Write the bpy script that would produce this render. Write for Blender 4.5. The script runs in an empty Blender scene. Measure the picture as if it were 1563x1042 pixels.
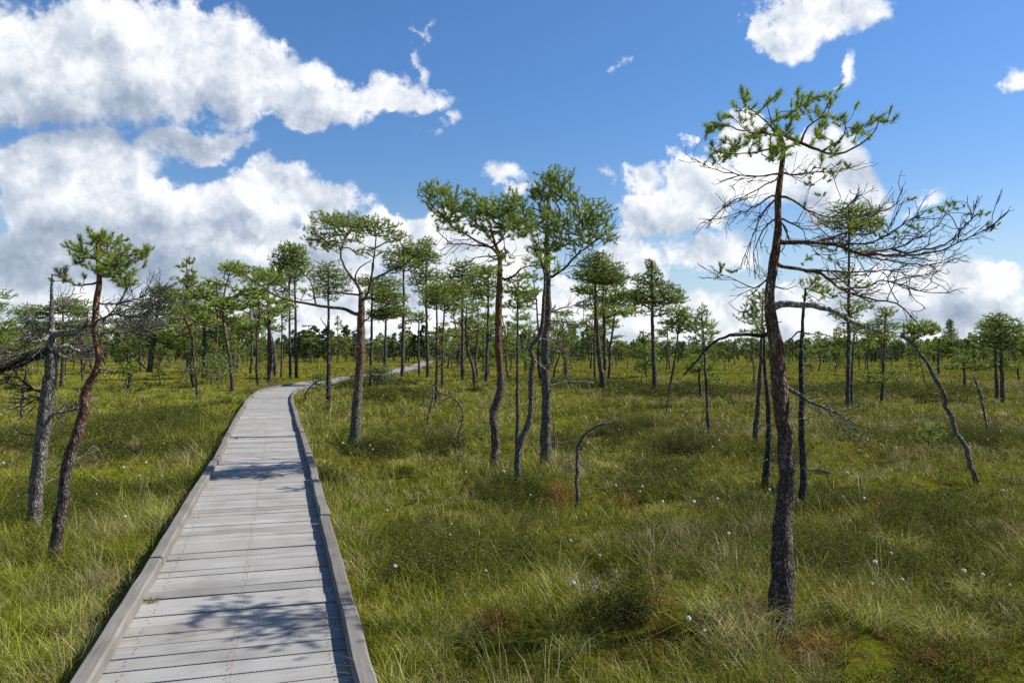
import bpy, math, random
import numpy as np

random.seed(7)
RNG = np.random.default_rng(7)
SC = bpy.context.scene
COL = SC.collection
F = 1216.0            # focal length in photo pixels (28 mm on a 36 mm sensor, 1563 px wide)
CAMZ = 1.9
HOR = 532.0
SUN_EL, SUN_AZ = 43.0, 14.0      # azimuth: degrees from +X towards +Y

# ------------------------------------------------------------------ helpers
def tag(o, label=None, cat=None, group=None, kind=None):
    if label: o['label'] = label
    if cat: o['category'] = cat
    if group: o['group'] = group
    if kind: o['kind'] = kind
    return o

def empty(name, loc):
    o = bpy.data.objects.new(name, None)
    o.empty_display_size = 0.2
    o.location = loc
    COL.objects.link(o)
    return o

class MB:
    """collects vertices, quads, tris and vertex colours; build() links ONE mesh object"""
    def __init__(s):
        s.v, s.q, s.t, s.c, s.uv, s.n = [], [], [], [], [], 0
    def add(s, v, q=None, t=None, c=(1, 1, 1), uv=None):
        v = np.asarray(v, float).reshape(-1, 3)
        if q is not None and len(q): s.q.append(np.asarray(q, np.int64).reshape(-1, 4) + s.n)
        if t is not None and len(t): s.t.append(np.asarray(t, np.int64).reshape(-1, 3) + s.n)
        s.v.append(v)
        c = np.asarray(c, float)
        if c.ndim == 1: c = np.tile(c, (len(v), 1))
        s.c.append(c)
        s.uv.append(np.zeros((len(v), 2)) if uv is None else np.asarray(uv, float))
        s.n += len(v)
    def mesh(s, name, mat, smooth=True, origin=(0, 0, 0)):
        me = bpy.data.meshes.new(name)
        v = np.concatenate(s.v) - np.asarray(origin, float)
        q = np.concatenate(s.q) if s.q else np.zeros((0, 4), np.int64)
        t = np.concatenate(s.t) if s.t else np.zeros((0, 3), np.int64)
        loops = np.concatenate([q.ravel(), t.ravel()])
        starts = np.concatenate([np.arange(len(q)) * 4, len(q) * 4 + np.arange(len(t)) * 3])
        me.vertices.add(len(v)); me.vertices.foreach_set('co', v.ravel().astype(np.float32))
        me.loops.add(len(loops)); me.loops.foreach_set('vertex_index', loops.astype(np.int32))
        me.polygons.add(len(starts)); me.polygons.foreach_set('loop_start', starts.astype(np.int32))
        me.polygons.foreach_set('use_smooth', np.full(len(starts), smooth))
        c = np.concatenate(s.c); c4 = np.ones((len(v), 4), np.float32); c4[:, :3] = c
        a = me.color_attributes.new('Col', 'FLOAT_COLOR', 'POINT'); a.data.foreach_set('color', c4.ravel())
        uv = np.concatenate(s.uv)
        if np.any(uv):
            u = me.attributes.new('Pos', 'FLOAT2', 'POINT'); u.data.foreach_set('vector', uv.astype(np.float32).ravel())
        me.update(calc_edges=True)
        if mat: me.materials.append(mat)
        return me
    def build(s, name, mat, parent=None, smooth=True, origin=(0, 0, 0)):
        o = bpy.data.objects.new(name, s.mesh(name, mat, smooth, origin))
        COL.objects.link(o)
        if parent: o.parent = parent
        return o

def unit(a):
    return a / np.maximum(np.linalg.norm(a, axis=-1, keepdims=True), 1e-9)

def hash2(ix, iy, seed):
    h = (ix.astype(np.int64) * 374761393 + iy.astype(np.int64) * 668265263 + seed * 974634777) & 0x7fffffff
    h = ((h ^ (h >> 13)) * 1274126177) & 0x7fffffff
    h = h ^ (h >> 16)
    return (h & 0xffff) / 65535.0

def vnoise(x, y, seed=0):
    x = np.asarray(x, float); y = np.asarray(y, float)
    ix = np.floor(x); iy = np.floor(y); fx = x - ix; fy = y - iy
    fx = fx * fx * (3 - 2 * fx); fy = fy * fy * (3 - 2 * fy)
    ix = ix.astype(np.int64); iy = iy.astype(np.int64)
    a = hash2(ix, iy, seed); b = hash2(ix + 1, iy, seed); c = hash2(ix, iy + 1, seed); d = hash2(ix + 1, iy + 1, seed)
    return (a * (1 - fx) + b * fx) * (1 - fy) + (c * (1 - fx) + d * fx) * fy

def fbm(x, y, seed=0, oct=3):
    s, a, t = 0, 1.0, 0
    for k in range(oct):
        s = s + a * vnoise(np.asarray(x) * 2 ** k + 17.3 * k, np.asarray(y) * 2 ** k - 9.1 * k, seed + k)
        t += a; a *= .5
    return s / t

def crom(pts, seg):
    """Catmull-Rom through rows of pts (any number of columns), sampled about every seg metres of the first three"""
    p = np.asarray(pts, float)
    if len(p) == 2: p = np.array([p[0], (p[0] + p[1]) / 2, p[1]])
    e = np.vstack([2 * p[0] - p[1], p, 2 * p[-1] - p[-2]])
    out = []
    for i in range(1, len(e) - 2):
        n = max(1, int(np.linalg.norm(e[i + 1][:3] - e[i][:3]) / seg + .5))
        t = (np.arange(n) / n)[:, None]
        p0, p1, p2, p3 = e[i - 1], e[i], e[i + 1], e[i + 2]
        out.append(.5 * ((2 * p1) + (-p0 + p2) * t + (2 * p0 - 5 * p1 + 4 * p2 - p3) * t ** 2 + (-p0 + 3 * p1 - 3 * p2 + p3) * t ** 3))
    out.append(p[-1:])
    return np.vstack(out)

# ------------------------------------------------------------------ the path's line
CL = crom(np.array([(0.45, -2.60, 0), (-0.02, -1.00, 0), (-0.56, 1.00, 0), (-1.41, 3.93, 0), (-1.84, 5.45, 0), (-2.44, 7.49, 0), (-3.73, 11.93, 0), (-5.73, 18.63, 0), (-7.82, 25.80, 0), (-9.07, 31.14, 0), (-9.42, 35.05, 0), (-9.17, 39.10, 0), (-8.75, 45.63, 0), (-8.44, 57.99, 0), (-8.74, 72.74, 0), (-9.84, 89.42, 0), (-11.07, 105.91, 0)]), .05)
CLs = np.concatenate([[0], np.cumsum(np.linalg.norm(np.diff(CL[:, :2], axis=0), axis=1))])
def cl_at(s):
    x = np.interp(s, CLs, CL[:, 0]); y = np.interp(s, CLs, CL[:, 1])
    x2 = np.interp(s + .1, CLs, CL[:, 0]); y2 = np.interp(s + .1, CLs, CL[:, 1])
    x1 = np.interp(s - .1, CLs, CL[:, 0]); y1 = np.interp(s - .1, CLs, CL[:, 1])
    t = np.array([x2 - x1, y2 - y1]); t /= np.linalg.norm(t)
    return np.array([x, y]), t, np.array([t[1], -t[0]])      # point, tangent, right-hand normal
def path_dist(x, y):
    x = np.asarray(x, float).ravel(); y = np.asarray(y, float).ravel()
    c = CL[::6, :2]; out = np.full(x.shape, 1e9)
    for i in range(0, len(x), 20000):
        dx = x[i:i + 20000, None] - c[None, :, 0]; dy = y[i:i + 20000, None] - c[None, :, 1]
        out[i:i + 20000] = np.sqrt((dx * dx + dy * dy).min(1))
    return out
DECK = .25

def gz(x, y):
    """height of the bog surface"""
    x = np.asarray(x, float); y = np.asarray(y, float)
    h = (fbm(x * .55, y * .55, 3, 3) - .5) * .36 + (vnoise(x * 1.9, y * 1.9, 11) - .5) * .15
    r = np.hypot(x, y)
    h = h * np.clip(1.3 - r / 140, .25, 1)
    sh = x.shape
    m = r < 125
    if np.any(m):
        pd = np.full(r.shape, 9.); pd[m] = path_dist(x[m], y[m])
        k = np.clip((pd - .7) / .7, 0, 1)
        h = h * k + .12 * (1 - k)
    return h.reshape(sh)

def solve_d(px, py):
    d = CAMZ * F / (py - HOR)
    for _ in range(6):
        x = (px - 781.5) / F * d
        d = .5 * d + .5 * (CAMZ - float(gz(np.array([x]), np.array([d]))[0])) * F / (py - HOR)
    return d

def W(px, py, d, dd=0.):
    """the point that lies dd metres behind depth d, sized as at depth d"""
    k = (d + dd) / F
    return np.array([(px - 781.5) * k, d + dd, CAMZ - (py - HOR) * k])

# ------------------------------------------------------------------ materials
def mat(name):
    m = bpy.data.materials.new(name); m.use_nodes = True
    nt = m.node_tree; nt.nodes.clear()
    return m, nt, nt.nodes, nt.links
def N(ns, t, **kw):
    n = ns.new(t)
    for k, v in kw.items():
        if k.startswith('i_'):
            key = k[2:]
            n.inputs[int(key) if key.isdigit() else key].default_value = v
        else: setattr(n, k, v)
    return n
def ramp(ns, stops):
    r = ns.new('ShaderNodeValToRGB'); e = r.color_ramp.elements
    while len(e) > 1: e.remove(e[-1])
    e[0].position = stops[0][0]; e[0].color = stops[0][1]
    for p, c in stops[1:]:
        x = e.new(p); x.color = c
    return r
def g(v): return (v, v, v, 1)
def rgb(r, gg, b): return (r, gg, b, 1)
def mixc(ns, L, fac, a, b, blend='MIX'):
    m = ns.new('ShaderNodeMix'); m.data_type = 'RGBA'; m.blend_type = blend; m.clamp_factor = True
    for sock, val in ((0, fac), (6, a), (7, b)):
        if hasattr(val, 'is_linked'): L.new(val, m.inputs[sock])
        else: m.inputs[sock].default_value = val
    return m.outputs[2]

def leaf_mat(name, trans=.35, gloss=.06):
    m, nt, ns, L = mat(name)
    a = N(ns, 'ShaderNodeAttribute', attribute_name='Col')
    d = N(ns, 'ShaderNodeBsdfDiffuse'); t = N(ns, 'ShaderNodeBsdfTranslucent')
    L.new(a.outputs['Color'], d.inputs['Color']); L.new(a.outputs['Color'], t.inputs['Color'])
    mx = N(ns, 'ShaderNodeMixShader', i_0=trans); L.new(d.outputs[0], mx.inputs[1]); L.new(t.outputs[0], mx.inputs[2])
    gl = N(ns, 'ShaderNodeBsdfGlossy', i_Roughness=.42); gl.inputs['Color'].default_value = (.8, .85, .8, 1)
    m2 = N(ns, 'ShaderNodeMixShader', i_0=gloss); L.new(mx.outputs[0], m2.inputs[1]); L.new(gl.outputs[0], m2.inputs[2])
    o = N(ns, 'ShaderNodeOutputMaterial'); L.new(m2.outputs[0], o.inputs[0])
    return m

def bark_mat(name, fine=1.0):
    m, nt, ns, L = mat(name)
    a = N(ns, 'ShaderNodeAttribute', attribute_name='Col')
    tc = N(ns, 'ShaderNodeTexCoord'); mp = N(ns, 'ShaderNodeMapping'); mp.inputs['Scale'].default_value = (1, 1, .38)
    L.new(tc.outputs['Object'], mp.inputs[0])
    dn = N(ns, 'ShaderNodeTexNoise', i_Scale=24 * fine, i_Detail=4); L.new(mp.outputs[0], dn.inputs['Vector'])
    da = N(ns, 'ShaderNodeVectorMath', operation='MULTIPLY_ADD'); da.inputs[1].default_value = (.05 / fine,) * 3; L.new(dn.outputs['Color'], da.inputs[0]); L.new(mp.outputs[0], da.inputs[2])
    vo = N(ns, 'ShaderNodeTexVoronoi', feature='DISTANCE_TO_EDGE', i_Scale=50 * fine, i_Randomness=1.0); L.new(da.outputs[0], vo.inputs['Vector'])
    no = N(ns, 'ShaderNodeTexNoise', i_Scale=55 * fine, i_Detail=6, i_Roughness=.7); L.new(mp.outputs[0], no.inputs['Vector'])
    # flaky light patches of lichen
    li = N(ns, 'ShaderNodeTexNoise', i_Scale=17 * fine, i_Detail=7, i_Roughness=.75); L.new(tc.outputs['Object'], li.inputs['Vector'])
    lr = ramp(ns, [(.53, g(0)), (.62, g(1))]); L.new(li.outputs[0], lr.inputs[0])
    vr = ramp(ns, [(0, g(.12)), (.22, g(.9)), (.4, g(1.15))]); L.new(vo.outputs[0], vr.inputs[0])
    nr = ramp(ns, [(.3, g(.3)), (.68, g(1.75))]); L.new(no.outputs[0], nr.inputs[0])
    c = mixc(ns, L, 1.0, a.outputs['Color'], nr.outputs[0], 'MULTIPLY')
    c = mixc(ns, L, .9, c, vr.outputs[0], 'MULTIPLY')
    lm = N(ns, 'ShaderNodeMath', operation='MULTIPLY', i_1=.42); L.new(lr.outputs[0], lm.inputs[0])
    c = mixc(ns, L, lm.outputs[0], c, rgb(.40, .375, .33))
    ad = N(ns, 'ShaderNodeMath', operation='MULTIPLY_ADD', i_1=.5); L.new(no.outputs[0], ad.inputs[0]); L.new(vr.outputs[0], ad.inputs[2])
    b = N(ns, 'ShaderNodeBump', i_Strength=.9, i_Distance=.012 / fine); L.new(ad.outputs[0], b.inputs['Height'])
    p = N(ns, 'ShaderNodeBsdfPrincipled', i_Roughness=.9); p.inputs['Specular IOR Level'].default_value = .15
    L.new(c, p.inputs['Base Color']); L.new(b.outputs[0], p.inputs['Normal'])
    o = N(ns, 'ShaderNodeOutputMaterial'); L.new(p.outputs[0], o.inputs[0])
    return m

def plain_attr_mat(name, rough=.9):
    m, nt, ns, L = mat(name)
    a = N(ns, 'ShaderNodeAttribute', attribute_name='Col')
    d = N(ns, 'ShaderNodeBsdfDiffuse', i_Roughness=.5); L.new(a.outputs['Color'], d.inputs['Color'])
    o = N(ns, 'ShaderNodeOutputMaterial'); L.new(d.outputs[0], o.inputs[0])
    return m

def wood_mat(name, wire):
    m, nt, ns, L = mat(name)
    a = N(ns, 'ShaderNodeAttribute', attribute_name='Col')
    p_ = N(ns, 'ShaderNodeAttribute', attribute_name='Pos')           # (across, along) in metres
    sep = N(ns, 'ShaderNodeSeparateXYZ'); L.new(p_.outputs['Vector'], sep.inputs[0])
    geo = N(ns, 'ShaderNodeNewGeometry')
    cmb = N(ns, 'ShaderNodeCombineXYZ')
    L.new(sep.outputs[0], cmb.inputs[0]); L.new(sep.outputs[1], cmb.inputs[1])
    mp = N(ns, 'ShaderNodeMapping'); L.new(cmb.outputs[0], mp.inputs[0])
    mp.inputs['Scale'].default_value = (2.2, 55, 1) if wire else (55, 2.2, 1)
    gr = N(ns, 'ShaderNodeTexNoise', i_Scale=1.0, i_Detail=6, i_Roughness=.65); L.new(mp.outputs[0], gr.inputs['Vector'])
    st = N(ns, 'ShaderNodeTexNoise', i_Scale=2.3, i_Detail=5, i_Roughness=.6); L.new(cmb.outputs[0], st.inputs['Vector'])
    r1 = ramp(ns, [(.25, g(.5)), (.42, g(.92)), (.6, g(1.06)), (.75, g(1.2))]); L.new(gr.outputs[0], r1.inputs[0])
    r2 = ramp(ns, [(.3, rgb(.74, .72, .69)), (.5, rgb(1.0, .99, .97)), (.7, rgb(1.14, 1.13, 1.11))]); L.new(st.outputs[0], r2.inputs[0])
    c = mixc(ns, L, 1.0, a.outputs['Color'], r1.outputs[0], 'MULTIPLY')
    c = mixc(ns, L, 1.0, c, r2.outputs[0], 'MULTIPLY')
    h = gr.outputs[0]
    if wire:
        # hexagonal wire netting stapled over the boards: two crossed sets of thin lines; a lapped seam runs down the middle
        def line(kx, ky, w):
            d = N(ns, 'ShaderNodeVectorMath', operation='DOT_PRODUCT'); d.inputs[1].default_value = (kx, ky, 0)
            L.new(cmb.outputs[0], d.inputs[0])
            fr = N(ns, 'ShaderNodeMath', operation='PINGPONG', i_1=.5); L.new(d.outputs['Value'], fr.inputs[0])
            lt = N(ns, 'ShaderNodeMath', operation='LESS_THAN', i_1=w); L.new(fr.outputs[0], lt.inputs[0])
            return lt.outputs[0]
        mxm = N(ns, 'ShaderNodeMath', operation='MAXIMUM'); L.new(line(46, 32, .10), mxm.inputs[0]); L.new(line(-46, 32, .10), mxm.inputs[1])
        wx = N(ns, 'ShaderNodeTexNoise', i_Scale=1.1, i_Detail=2); L.new(cmb.outputs[0], wx.inputs['Vector'])
        so = N(ns, 'ShaderNodeMath', operation='MULTIPLY_ADD', i_1=.03); L.new(wx.outputs[0], so.inputs[0]); L.new(sep.outputs[0], so.inputs[2])
        ab = N(ns, 'ShaderNodeMath', operation='SUBTRACT', i_1=.03); L.new(so.outputs[0], ab.inputs[0])
        ab2 = N(ns, 'ShaderNodeMath', operation='ABSOLUTE'); L.new(ab.outputs[0], ab2.inputs[0])
        lt = N(ns, 'ShaderNodeMath', operation='LESS_THAN', i_1=.006); L.new(ab2.outputs[0], lt.inputs[0])
        sm = N(ns, 'ShaderNodeTexNoise', i_Scale=26, i_Detail=3); L.new(cmb.outputs[0], sm.inputs['Vector'])
        sr = ramp(ns, [(.42, g(0)), (.55, g(1))]); L.new(sm.outputs[0], sr.inputs[0])
        sml = N(ns, 'ShaderNodeMath', operation='MULTIPLY'); L.new(lt.outputs[0], sml.inputs[0]); L.new(sr.outputs[0], sml.inputs[1])
        wf = N(ns, 'ShaderNodeMath', operation='MULTIPLY', i_1=.45); L.new(mxm.outputs[0], wf.inputs[0])
        c = mixc(ns, L, wf.outputs[0], c, rgb(.16, .15, .145))
        sf = N(ns, 'ShaderNodeMath', operation='MULTIPLY', i_1=.55); L.new(sml.outputs[0], sf.inputs[0])
        c = mixc(ns, L, sf.outputs[0], c, rgb(.20, .15, .11))
        # dirt speckle and rusty stains near nails
        sp = N(ns, 'ShaderNodeTexNoise', i_Scale=60, i_Detail=4, i_Roughness=.8); L.new(cmb.outputs[0], sp.inputs['Vector'])
        spr = ramp(ns, [(.57, g(0)), (.68, g(.6))]); L.new(sp.outputs[0], spr.inputs[0])
        c = mixc(ns, L, spr.outputs[0], c, rgb(.13, .10, .08))
    b = N(ns, 'ShaderNodeBump', i_Strength=.5, i_Distance=.004); L.new(h, b.inputs['Height'])
    p = N(ns, 'ShaderNodeBsdfPrincipled', i_Roughness=.8); p.inputs['Specular IOR Level'].default_value = .25
    L.new(c, p.inputs['Base Color']); L.new(b.outputs[0], p.inputs['Normal'])
    o = N(ns, 'ShaderNodeOutputMaterial'); L.new(p.outputs[0], o.inputs[0])
    return m

def ground_mat():
    m, nt, ns, L = mat('bog_ground')
    tc = N(ns, 'ShaderNodeTexCoord')
    n1 = N(ns, 'ShaderNodeTexNoise', i_Scale=.10, i_Detail=6, i_Roughness=.6); L.new(tc.outputs['Object'], n1.inputs['Vector'])
    n2 = N(ns, 'ShaderNodeTexNoise', i_Scale=1.7, i_Detail=7, i_Roughness=.7); L.new(tc.outputs['Object'], n2.inputs['Vector'])
    n3 = N(ns, 'ShaderNodeTexNoise', i_Scale=23, i_Detail=6, i_Roughness=.75); L.new(tc.outputs['Object'], n3.inputs['Vector'])
    r1 = ramp(ns, [(.32, rgb(.096, .076, .024)), (.45, rgb(.160, .148, .022)), (.6, rgb(.224, .216, .027)), (.7, rgb(.304, .272, .068))]); L.new(n1.outputs[0], r1.inputs[0])
    r2 = ramp(ns, [(.3, rgb(.40, .30, .18)), (.45, rgb(.75, .8, .6)), (.62, rgb(1.15, 1.2, 1.0)), (.75, rgb(1.7, 1.4, 1.1))]); L.new(n2.outputs[0], r2.inputs[0])
    r3 = ramp(ns, [(.3, g(.35)), (.7, g(1.4))]); L.new(n3.outputs[0], r3.inputs[0])
    n4 = N(ns, 'ShaderNodeTexNoise', i_Scale=4.5, i_Detail=5, i_Roughness=.65); L.new(tc.outputs['Object'], n4.inputs['Vector'])
    r4 = ramp(ns, [(.36, g(1)), (.44, g(0)), (.56, g(0)), (.64, g(1))]); L.new(n4.outputs[0], r4.inputs[0])
    r5 = ramp(ns, [(.4, rgb(.085, .050, .026)), (.5, rgb(.10, .075, .03)), (.6, rgb(.16, .22, .02))]); L.new(n4.outputs[0], r5.inputs[0])
    c = mixc(ns, L, r4.outputs[0], r1.outputs[0], r5.outputs[0])
    c = mixc(ns, L, 1, c, r2.outputs[0], 'MULTIPLY'); c = mixc(ns, L, 1, c, r3.outputs[0], 'MULTIPLY')
    b = N(ns, 'ShaderNodeBump', i_Strength=1, i_Distance=.05); L.new(n3.outputs[0], b.inputs['Height'])
    d = N(ns, 'ShaderNodeBsdfDiffuse', i_Roughness=.6); L.new(c, d.inputs['Color']); L.new(b.outputs[0], d.inputs['Normal'])
    o = N(ns, 'ShaderNodeOutputMaterial'); L.new(d.outputs[0], o.inputs[0])
    return m

M_BARK = bark_mat('pine_bark'); M_BARKFAR = bark_mat('pine_bark_small', .35)
M_NEEDLE = leaf_mat('pine_needles', .40, .05); M_GRASS = leaf_mat('grass_blades', .30, .025)
M_HEATH = leaf_mat('heath_leaves', .25, .0); M_COTTON = leaf_mat('cotton_tufts', .3, .0)
M_DECK = wood_mat('grey_deck_boards', True); M_KERB = wood_mat('grey_kerb_timber', False)
M_GROUND = ground_mat()

# ------------------------------------------------------------------ sky
def make_world():
    w = bpy.data.worlds.new('World'); SC.world = w; w.use_nodes = True
    nt = w.node_tree; ns = nt.nodes; L = nt.links; ns.clear()
    out = N(ns, 'ShaderNodeOutputWorld'); bg = N(ns, 'ShaderNodeBackground', i_Strength=.064); L.new(bg.outputs[0], out.inputs[0])
    sky = N(ns, 'ShaderNodeTexSky', sky_type='NISHITA'); sky.sun_disc = False
    sky.sun_elevation = math.radians(SUN_EL); sky.sun_rotation = math.radians(90 - SUN_AZ)
    sky.air_density = 1.0; sky.dust_density = .35; sky.ozone_density = 2.2
    tc = N(ns, 'ShaderNodeTexCoord'); D = tc.outputs['Generated']
    sep = N(ns, 'ShaderNodeSeparateXYZ'); L.new(D, sep.inputs[0])
    def M(op, a, b=None, c=None):
        n = N(ns, 'ShaderNodeMath', operation=op)
        for i, x in enumerate((a, b, c)):
            if x is None: continue
            if hasattr(x, 'is_linked'): L.new(x, n.inputs[i])
            else: n.inputs[i].default_value = x
        return n.outputs[0]
    def V(op, a, b=None, c=None, o=0):
        n = N(ns, 'ShaderNodeVectorMath', operation=op)
        for i, x in enumerate((a, b, c)):
            if x is None: continue
            if hasattr(x, 'is_linked'): L.new(x, n.inputs[i])
            else: n.inputs[i].default_value = x
        return n.outputs['Value' if op in ('LENGTH', 'DOT_PRODUCT') else 0]
    ay = M('MAXIMUM', M('ABSOLUTE', sep.outputs[1]), .06)
    u = M('DIVIDE', sep.outputs[0], ay); v = M('DIVIDE', sep.outputs[2], ay)
    cb = N(ns, 'ShaderNodeCombineXYZ'); L.new(u, cb.inputs[0]); L.new(v, cb.inputs[1]); uv = cb.outputs[0]
    # billowing warp, in direction space
    n1 = N(ns, 'ShaderNodeTexNoise', i_Scale=11, i_Detail=7, i_Roughness=.58); L.new(D, n1.inputs['Vector'])
    n2 = N(ns, 'ShaderNodeTexNoise', i_Scale=34, i_Detail=6, i_Roughness=.6); L.new(D, n2.inputs['Vector'])
    w1 = V('MULTIPLY_ADD', n1.outputs['Color'], (.15, .11, 0), (-.075, -.055, 0))
    w2 = V('MULTIPLY_ADD', n2.outputs['Color'], (.030, .030, 0), (-.015, -.015, 0))
    uvw = V('ADD', V('ADD', uv, w1), w2)
    def blobs(lst, src):
        acc = None
        for (px, py, rx, ry) in lst:
            sx, sy = F / rx, F / ry
            cx, cy = (px - 781.5) / F, (HOR - py) / F
            e = V('LENGTH', V('MULTIPLY_ADD', src, (sx, sy, 0), (-cx * sx, -cy * sy, 0)))
            kk = min(1.0, .12 + (min(rx, ry) - 8) / 52)
            e = M('MULTIPLY_ADD', e, -kk, kk)
            acc = e if acc is None else M('SMOOTH_MAX', acc, e, .18)
        return acc
    clouds = [(40, 95, 330, 125), (255, 85, 165, 95), (385, 130, 130, 62), (490, 158, 95, 46), (590, 140, 62, 34), (655, 160, 42, 18), (690, 190, 26, 15), (643, 105, 16, 34),
              (285, 212, 110, 32), (110, 255, 150, 62), (395, 305, 165, 52), (500, 325, 62, 32), (170, 335, 230, 80), (60, 410, 260, 80), (330, 385, 220, 62), (470, 400, 200, 60),
              (640, 350, 85, 36), (765, 262, 38, 16), (786, 288, 24, 24), (912, 266, 36, 18), (982, 275, 34, 26), (1000, 328, 62, 40), (1075, 290, 75, 55), (1135, 205, 46, 42),
              (1228, 264, 104, 66), (1285, 300, 75, 52), (1080, 375, 75, 28), (965, 392, 78, 32), (1445, 445, 95, 60), (1520, 430, 50, 36), (1395, 425, 60, 36), (1412, 306, 36, 16),
              (1205, 50, 52, 42), (1262, 22, 92, 36), (1325, 16, 52, 34), (928, 94, 22, 16), (1302, 112, 12, 22), (1552, 106, 34, 26), (655, 54, 15, 11), (690, 400, 160, 62),
              (400, 465, 560, 42), (1150, 470, 480, 48), (1480, 500, 330, 40), (760, 500, 900, 26)]
    fld = blobs(clouds, uvw)
    def billow(src):
        b = N(ns, 'ShaderNodeTexVoronoi', feature='F1', i_Scale=14, i_Detail=3.0, i_Roughness=.55, i_Lacunarity=2.3); b.normalize = True
        L.new(src, b.inputs['Vector']); return b.outputs['Distance']
    wd = V('MULTIPLY_ADD', n2.outputs['Color'], (.05, .05, .05), D)
    B0 = billow(wd); B1 = billow(V('ADD', wd, (.013, .0, .020)))
    det = M('ADD', M('ADD', M('MULTIPLY_ADD', n2.outputs[0], .8, -.40), M('MULTIPLY_ADD', n1.outputs[0], .7, -.35)), M('MULTIPLY_ADD', B0, -.8, .28))
    fld2 = M('ADD', fld, det)
    al = N(ns, 'ShaderNodeMapRange', interpolation_type='SMOOTHSTEP'); L.new(fld2, al.inputs[0])
    al.inputs[1].default_value = .01; al.inputs[2].default_value = .30
    # grey undersides: where the thick decks hang low and where the billows turn away from the sun
    shade = blobs([(60, 205, 330, 75), (250, 160, 130, 40), (90, 400, 300, 60), (330, 420, 230, 45), (300, 345, 190, 28), (1010, 350, 60, 20), (1240, 350, 120, 40), (1440, 490, 160, 30), (460, 190, 70, 22)], uvw)
    sh = N(ns, 'ShaderNodeMapRange', interpolation_type='SMOOTHSTEP'); L.new(shade, sh.inputs[0])
    sh.inputs[1].default_value = -.35; sh.inputs[2].default_value = .75
    off = V('ADD', D, (.022, .0, .030))
    n3 = N(ns, 'ShaderNodeTexNoise', i_Scale=11, i_Detail=5, i_Roughness=.58); L.new(off, n3.inputs['Vector'])
    rel = M('SUBTRACT', n1.outputs[0], n3.outputs[0])              # relief of the billows against the sun
    rel2 = M('ADD', M('MULTIPLY', rel, 1.3), M('MULTIPLY', M('SUBTRACT', B1, B0), 1.5))
    lit = M('SUBTRACT', M('ADD', .80, rel2), M('MULTIPLY', sh.outputs[0], .50))
    thick = M('MULTIPLY', M('MAXIMUM', fld, 0.0), .12)
    lit = M('SUBTRACT', lit, thick)
    cr = ramp(ns, [(.0, rgb(.26, .32, .42)), (.3, rgb(.38, .44, .54)), (.58, rgb(.58, .63, .70)), (.82, rgb(.80, .82, .86)), (1, rgb(.95, .95, .95))]); L.new(lit, cr.inputs[0])
    cc = V('MULTIPLY', cr.outputs[0], (11.6, 11.6, 11.6))
    hz = N(ns, 'ShaderNodeMapRange', interpolation_type='SMOOTHSTEP'); L.new(sep.outputs[2], hz.inputs[0]); hz.inputs[1].default_value = 0; hz.inputs[2].default_value = .34
    tint = mixc(ns, L, hz.outputs[0], (.92, 1.0, 1.10, 1), (.64, .98, 1.34, 1))
    skyc = mixc(ns, L, 1.0, sky.outputs[0], tint, 'MULTIPLY')
    # pale veil of moist air towards the horizon
    vl = N(ns, 'ShaderNodeMapRange', interpolation_type='SMOOTHSTEP'); L.new(sep.outputs[2], vl.inputs[0]); vl.inputs[1].default_value = .0; vl.inputs[2].default_value = .20; vl.inputs[3].default_value = .55; vl.inputs[4].default_value = 0
    skyc = mixc(ns, L, vl.outputs[0], skyc, (6.2, 7.6, 9.2, 1))
    fin = mixc(ns, L, M('MULTIPLY', al.outputs[0], .97), skyc, cc)
    L.new(fin, bg.inputs['Color'])
    w.cycles.sampling_method = 'MANUAL'; w.cycles.sample_map_resolution = 512
make_world()

sun = bpy.data.lights.new('sun', 'SUN'); sun.energy = 5.0; sun.angle = math.radians(.53); sun.color = (1.0, .95, .86)
so = bpy.data.objects.new('sun', sun); COL.objects.link(so)
e, a = math.radians(SUN_EL), math.radians(SUN_AZ)
from mathutils import Vector
sd = Vector((math.cos(e) * math.cos(a), math.cos(e) * math.sin(a), math.sin(e)))
so.rotation_euler = sd.to_track_quat('Z', 'Y').to_euler(); so.location = sd * 40

cam = bpy.data.cameras.new('camera'); cam.lens = 28; cam.sensor_width = 36; cam.clip_end = 6000; cam.clip_start = .05
co = bpy.data.objects.new('camera', cam); COL.objects.link(co); co.location = (0, 0, CAMZ); co.rotation_euler = (math.radians(90), 0, 0); cam.shift_y = (HOR - 521.0) / 1563.0
SC.camera = co
SC.view_settings.view_transform = 'Standard'; SC.view_settings.look = 'None'; SC.view_settings.exposure = 0.70; SC.view_settings.gamma = 1
SC.cycles.use_denoising = False
SC.cycles.max_bounces = 5; SC.cycles.diffuse_bounces = 3; SC.cycles.transmission_bounces = 3; SC.cycles.glossy_bounces = 1
SC.cycles.sample_clamp_indirect = 4

# ------------------------------------------------------------------ ground
def make_ground():
    rr = np.concatenate([[.3], np.geomspace(.8, 40, 230), np.geomspace(41, 2500, 70)])
    th = np.linspace(0, 2 * np.pi, 721)[:-1]
    R, T = np.meshgrid(rr, th, indexing='ij')
    x = R * np.sin(T); y = R * np.cos(T); z = gz(x, y)
    n, m_ = R.shape
    idx = np.arange(n * m_).reshape(n, m_)
    a = idx[:-1]; b = idx[1:]
    q = np.stack([a, np.roll(a, -1, 1), np.roll(b, -1, 1), b], -1).reshape(-1, 4)[:, ::-1]
    mb = MB(); mb.add(np.stack([x, y, z], -1).reshape(-1, 3), q)
    c = mb.n; mb.add([[0, 0, float(gz(np.array([0.]), np.array([0.]))[0])]], t=None)
    k = np.arange(m_)
    mb.t.append(np.stack([np.full(m_, c), np.roll(k, -1), k], -1))
    o = mb.build('bog_ground', M_GROUND); tag(o, 'olive green and brown mossy bog ground under the grass', 'ground', kind='structure')
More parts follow.
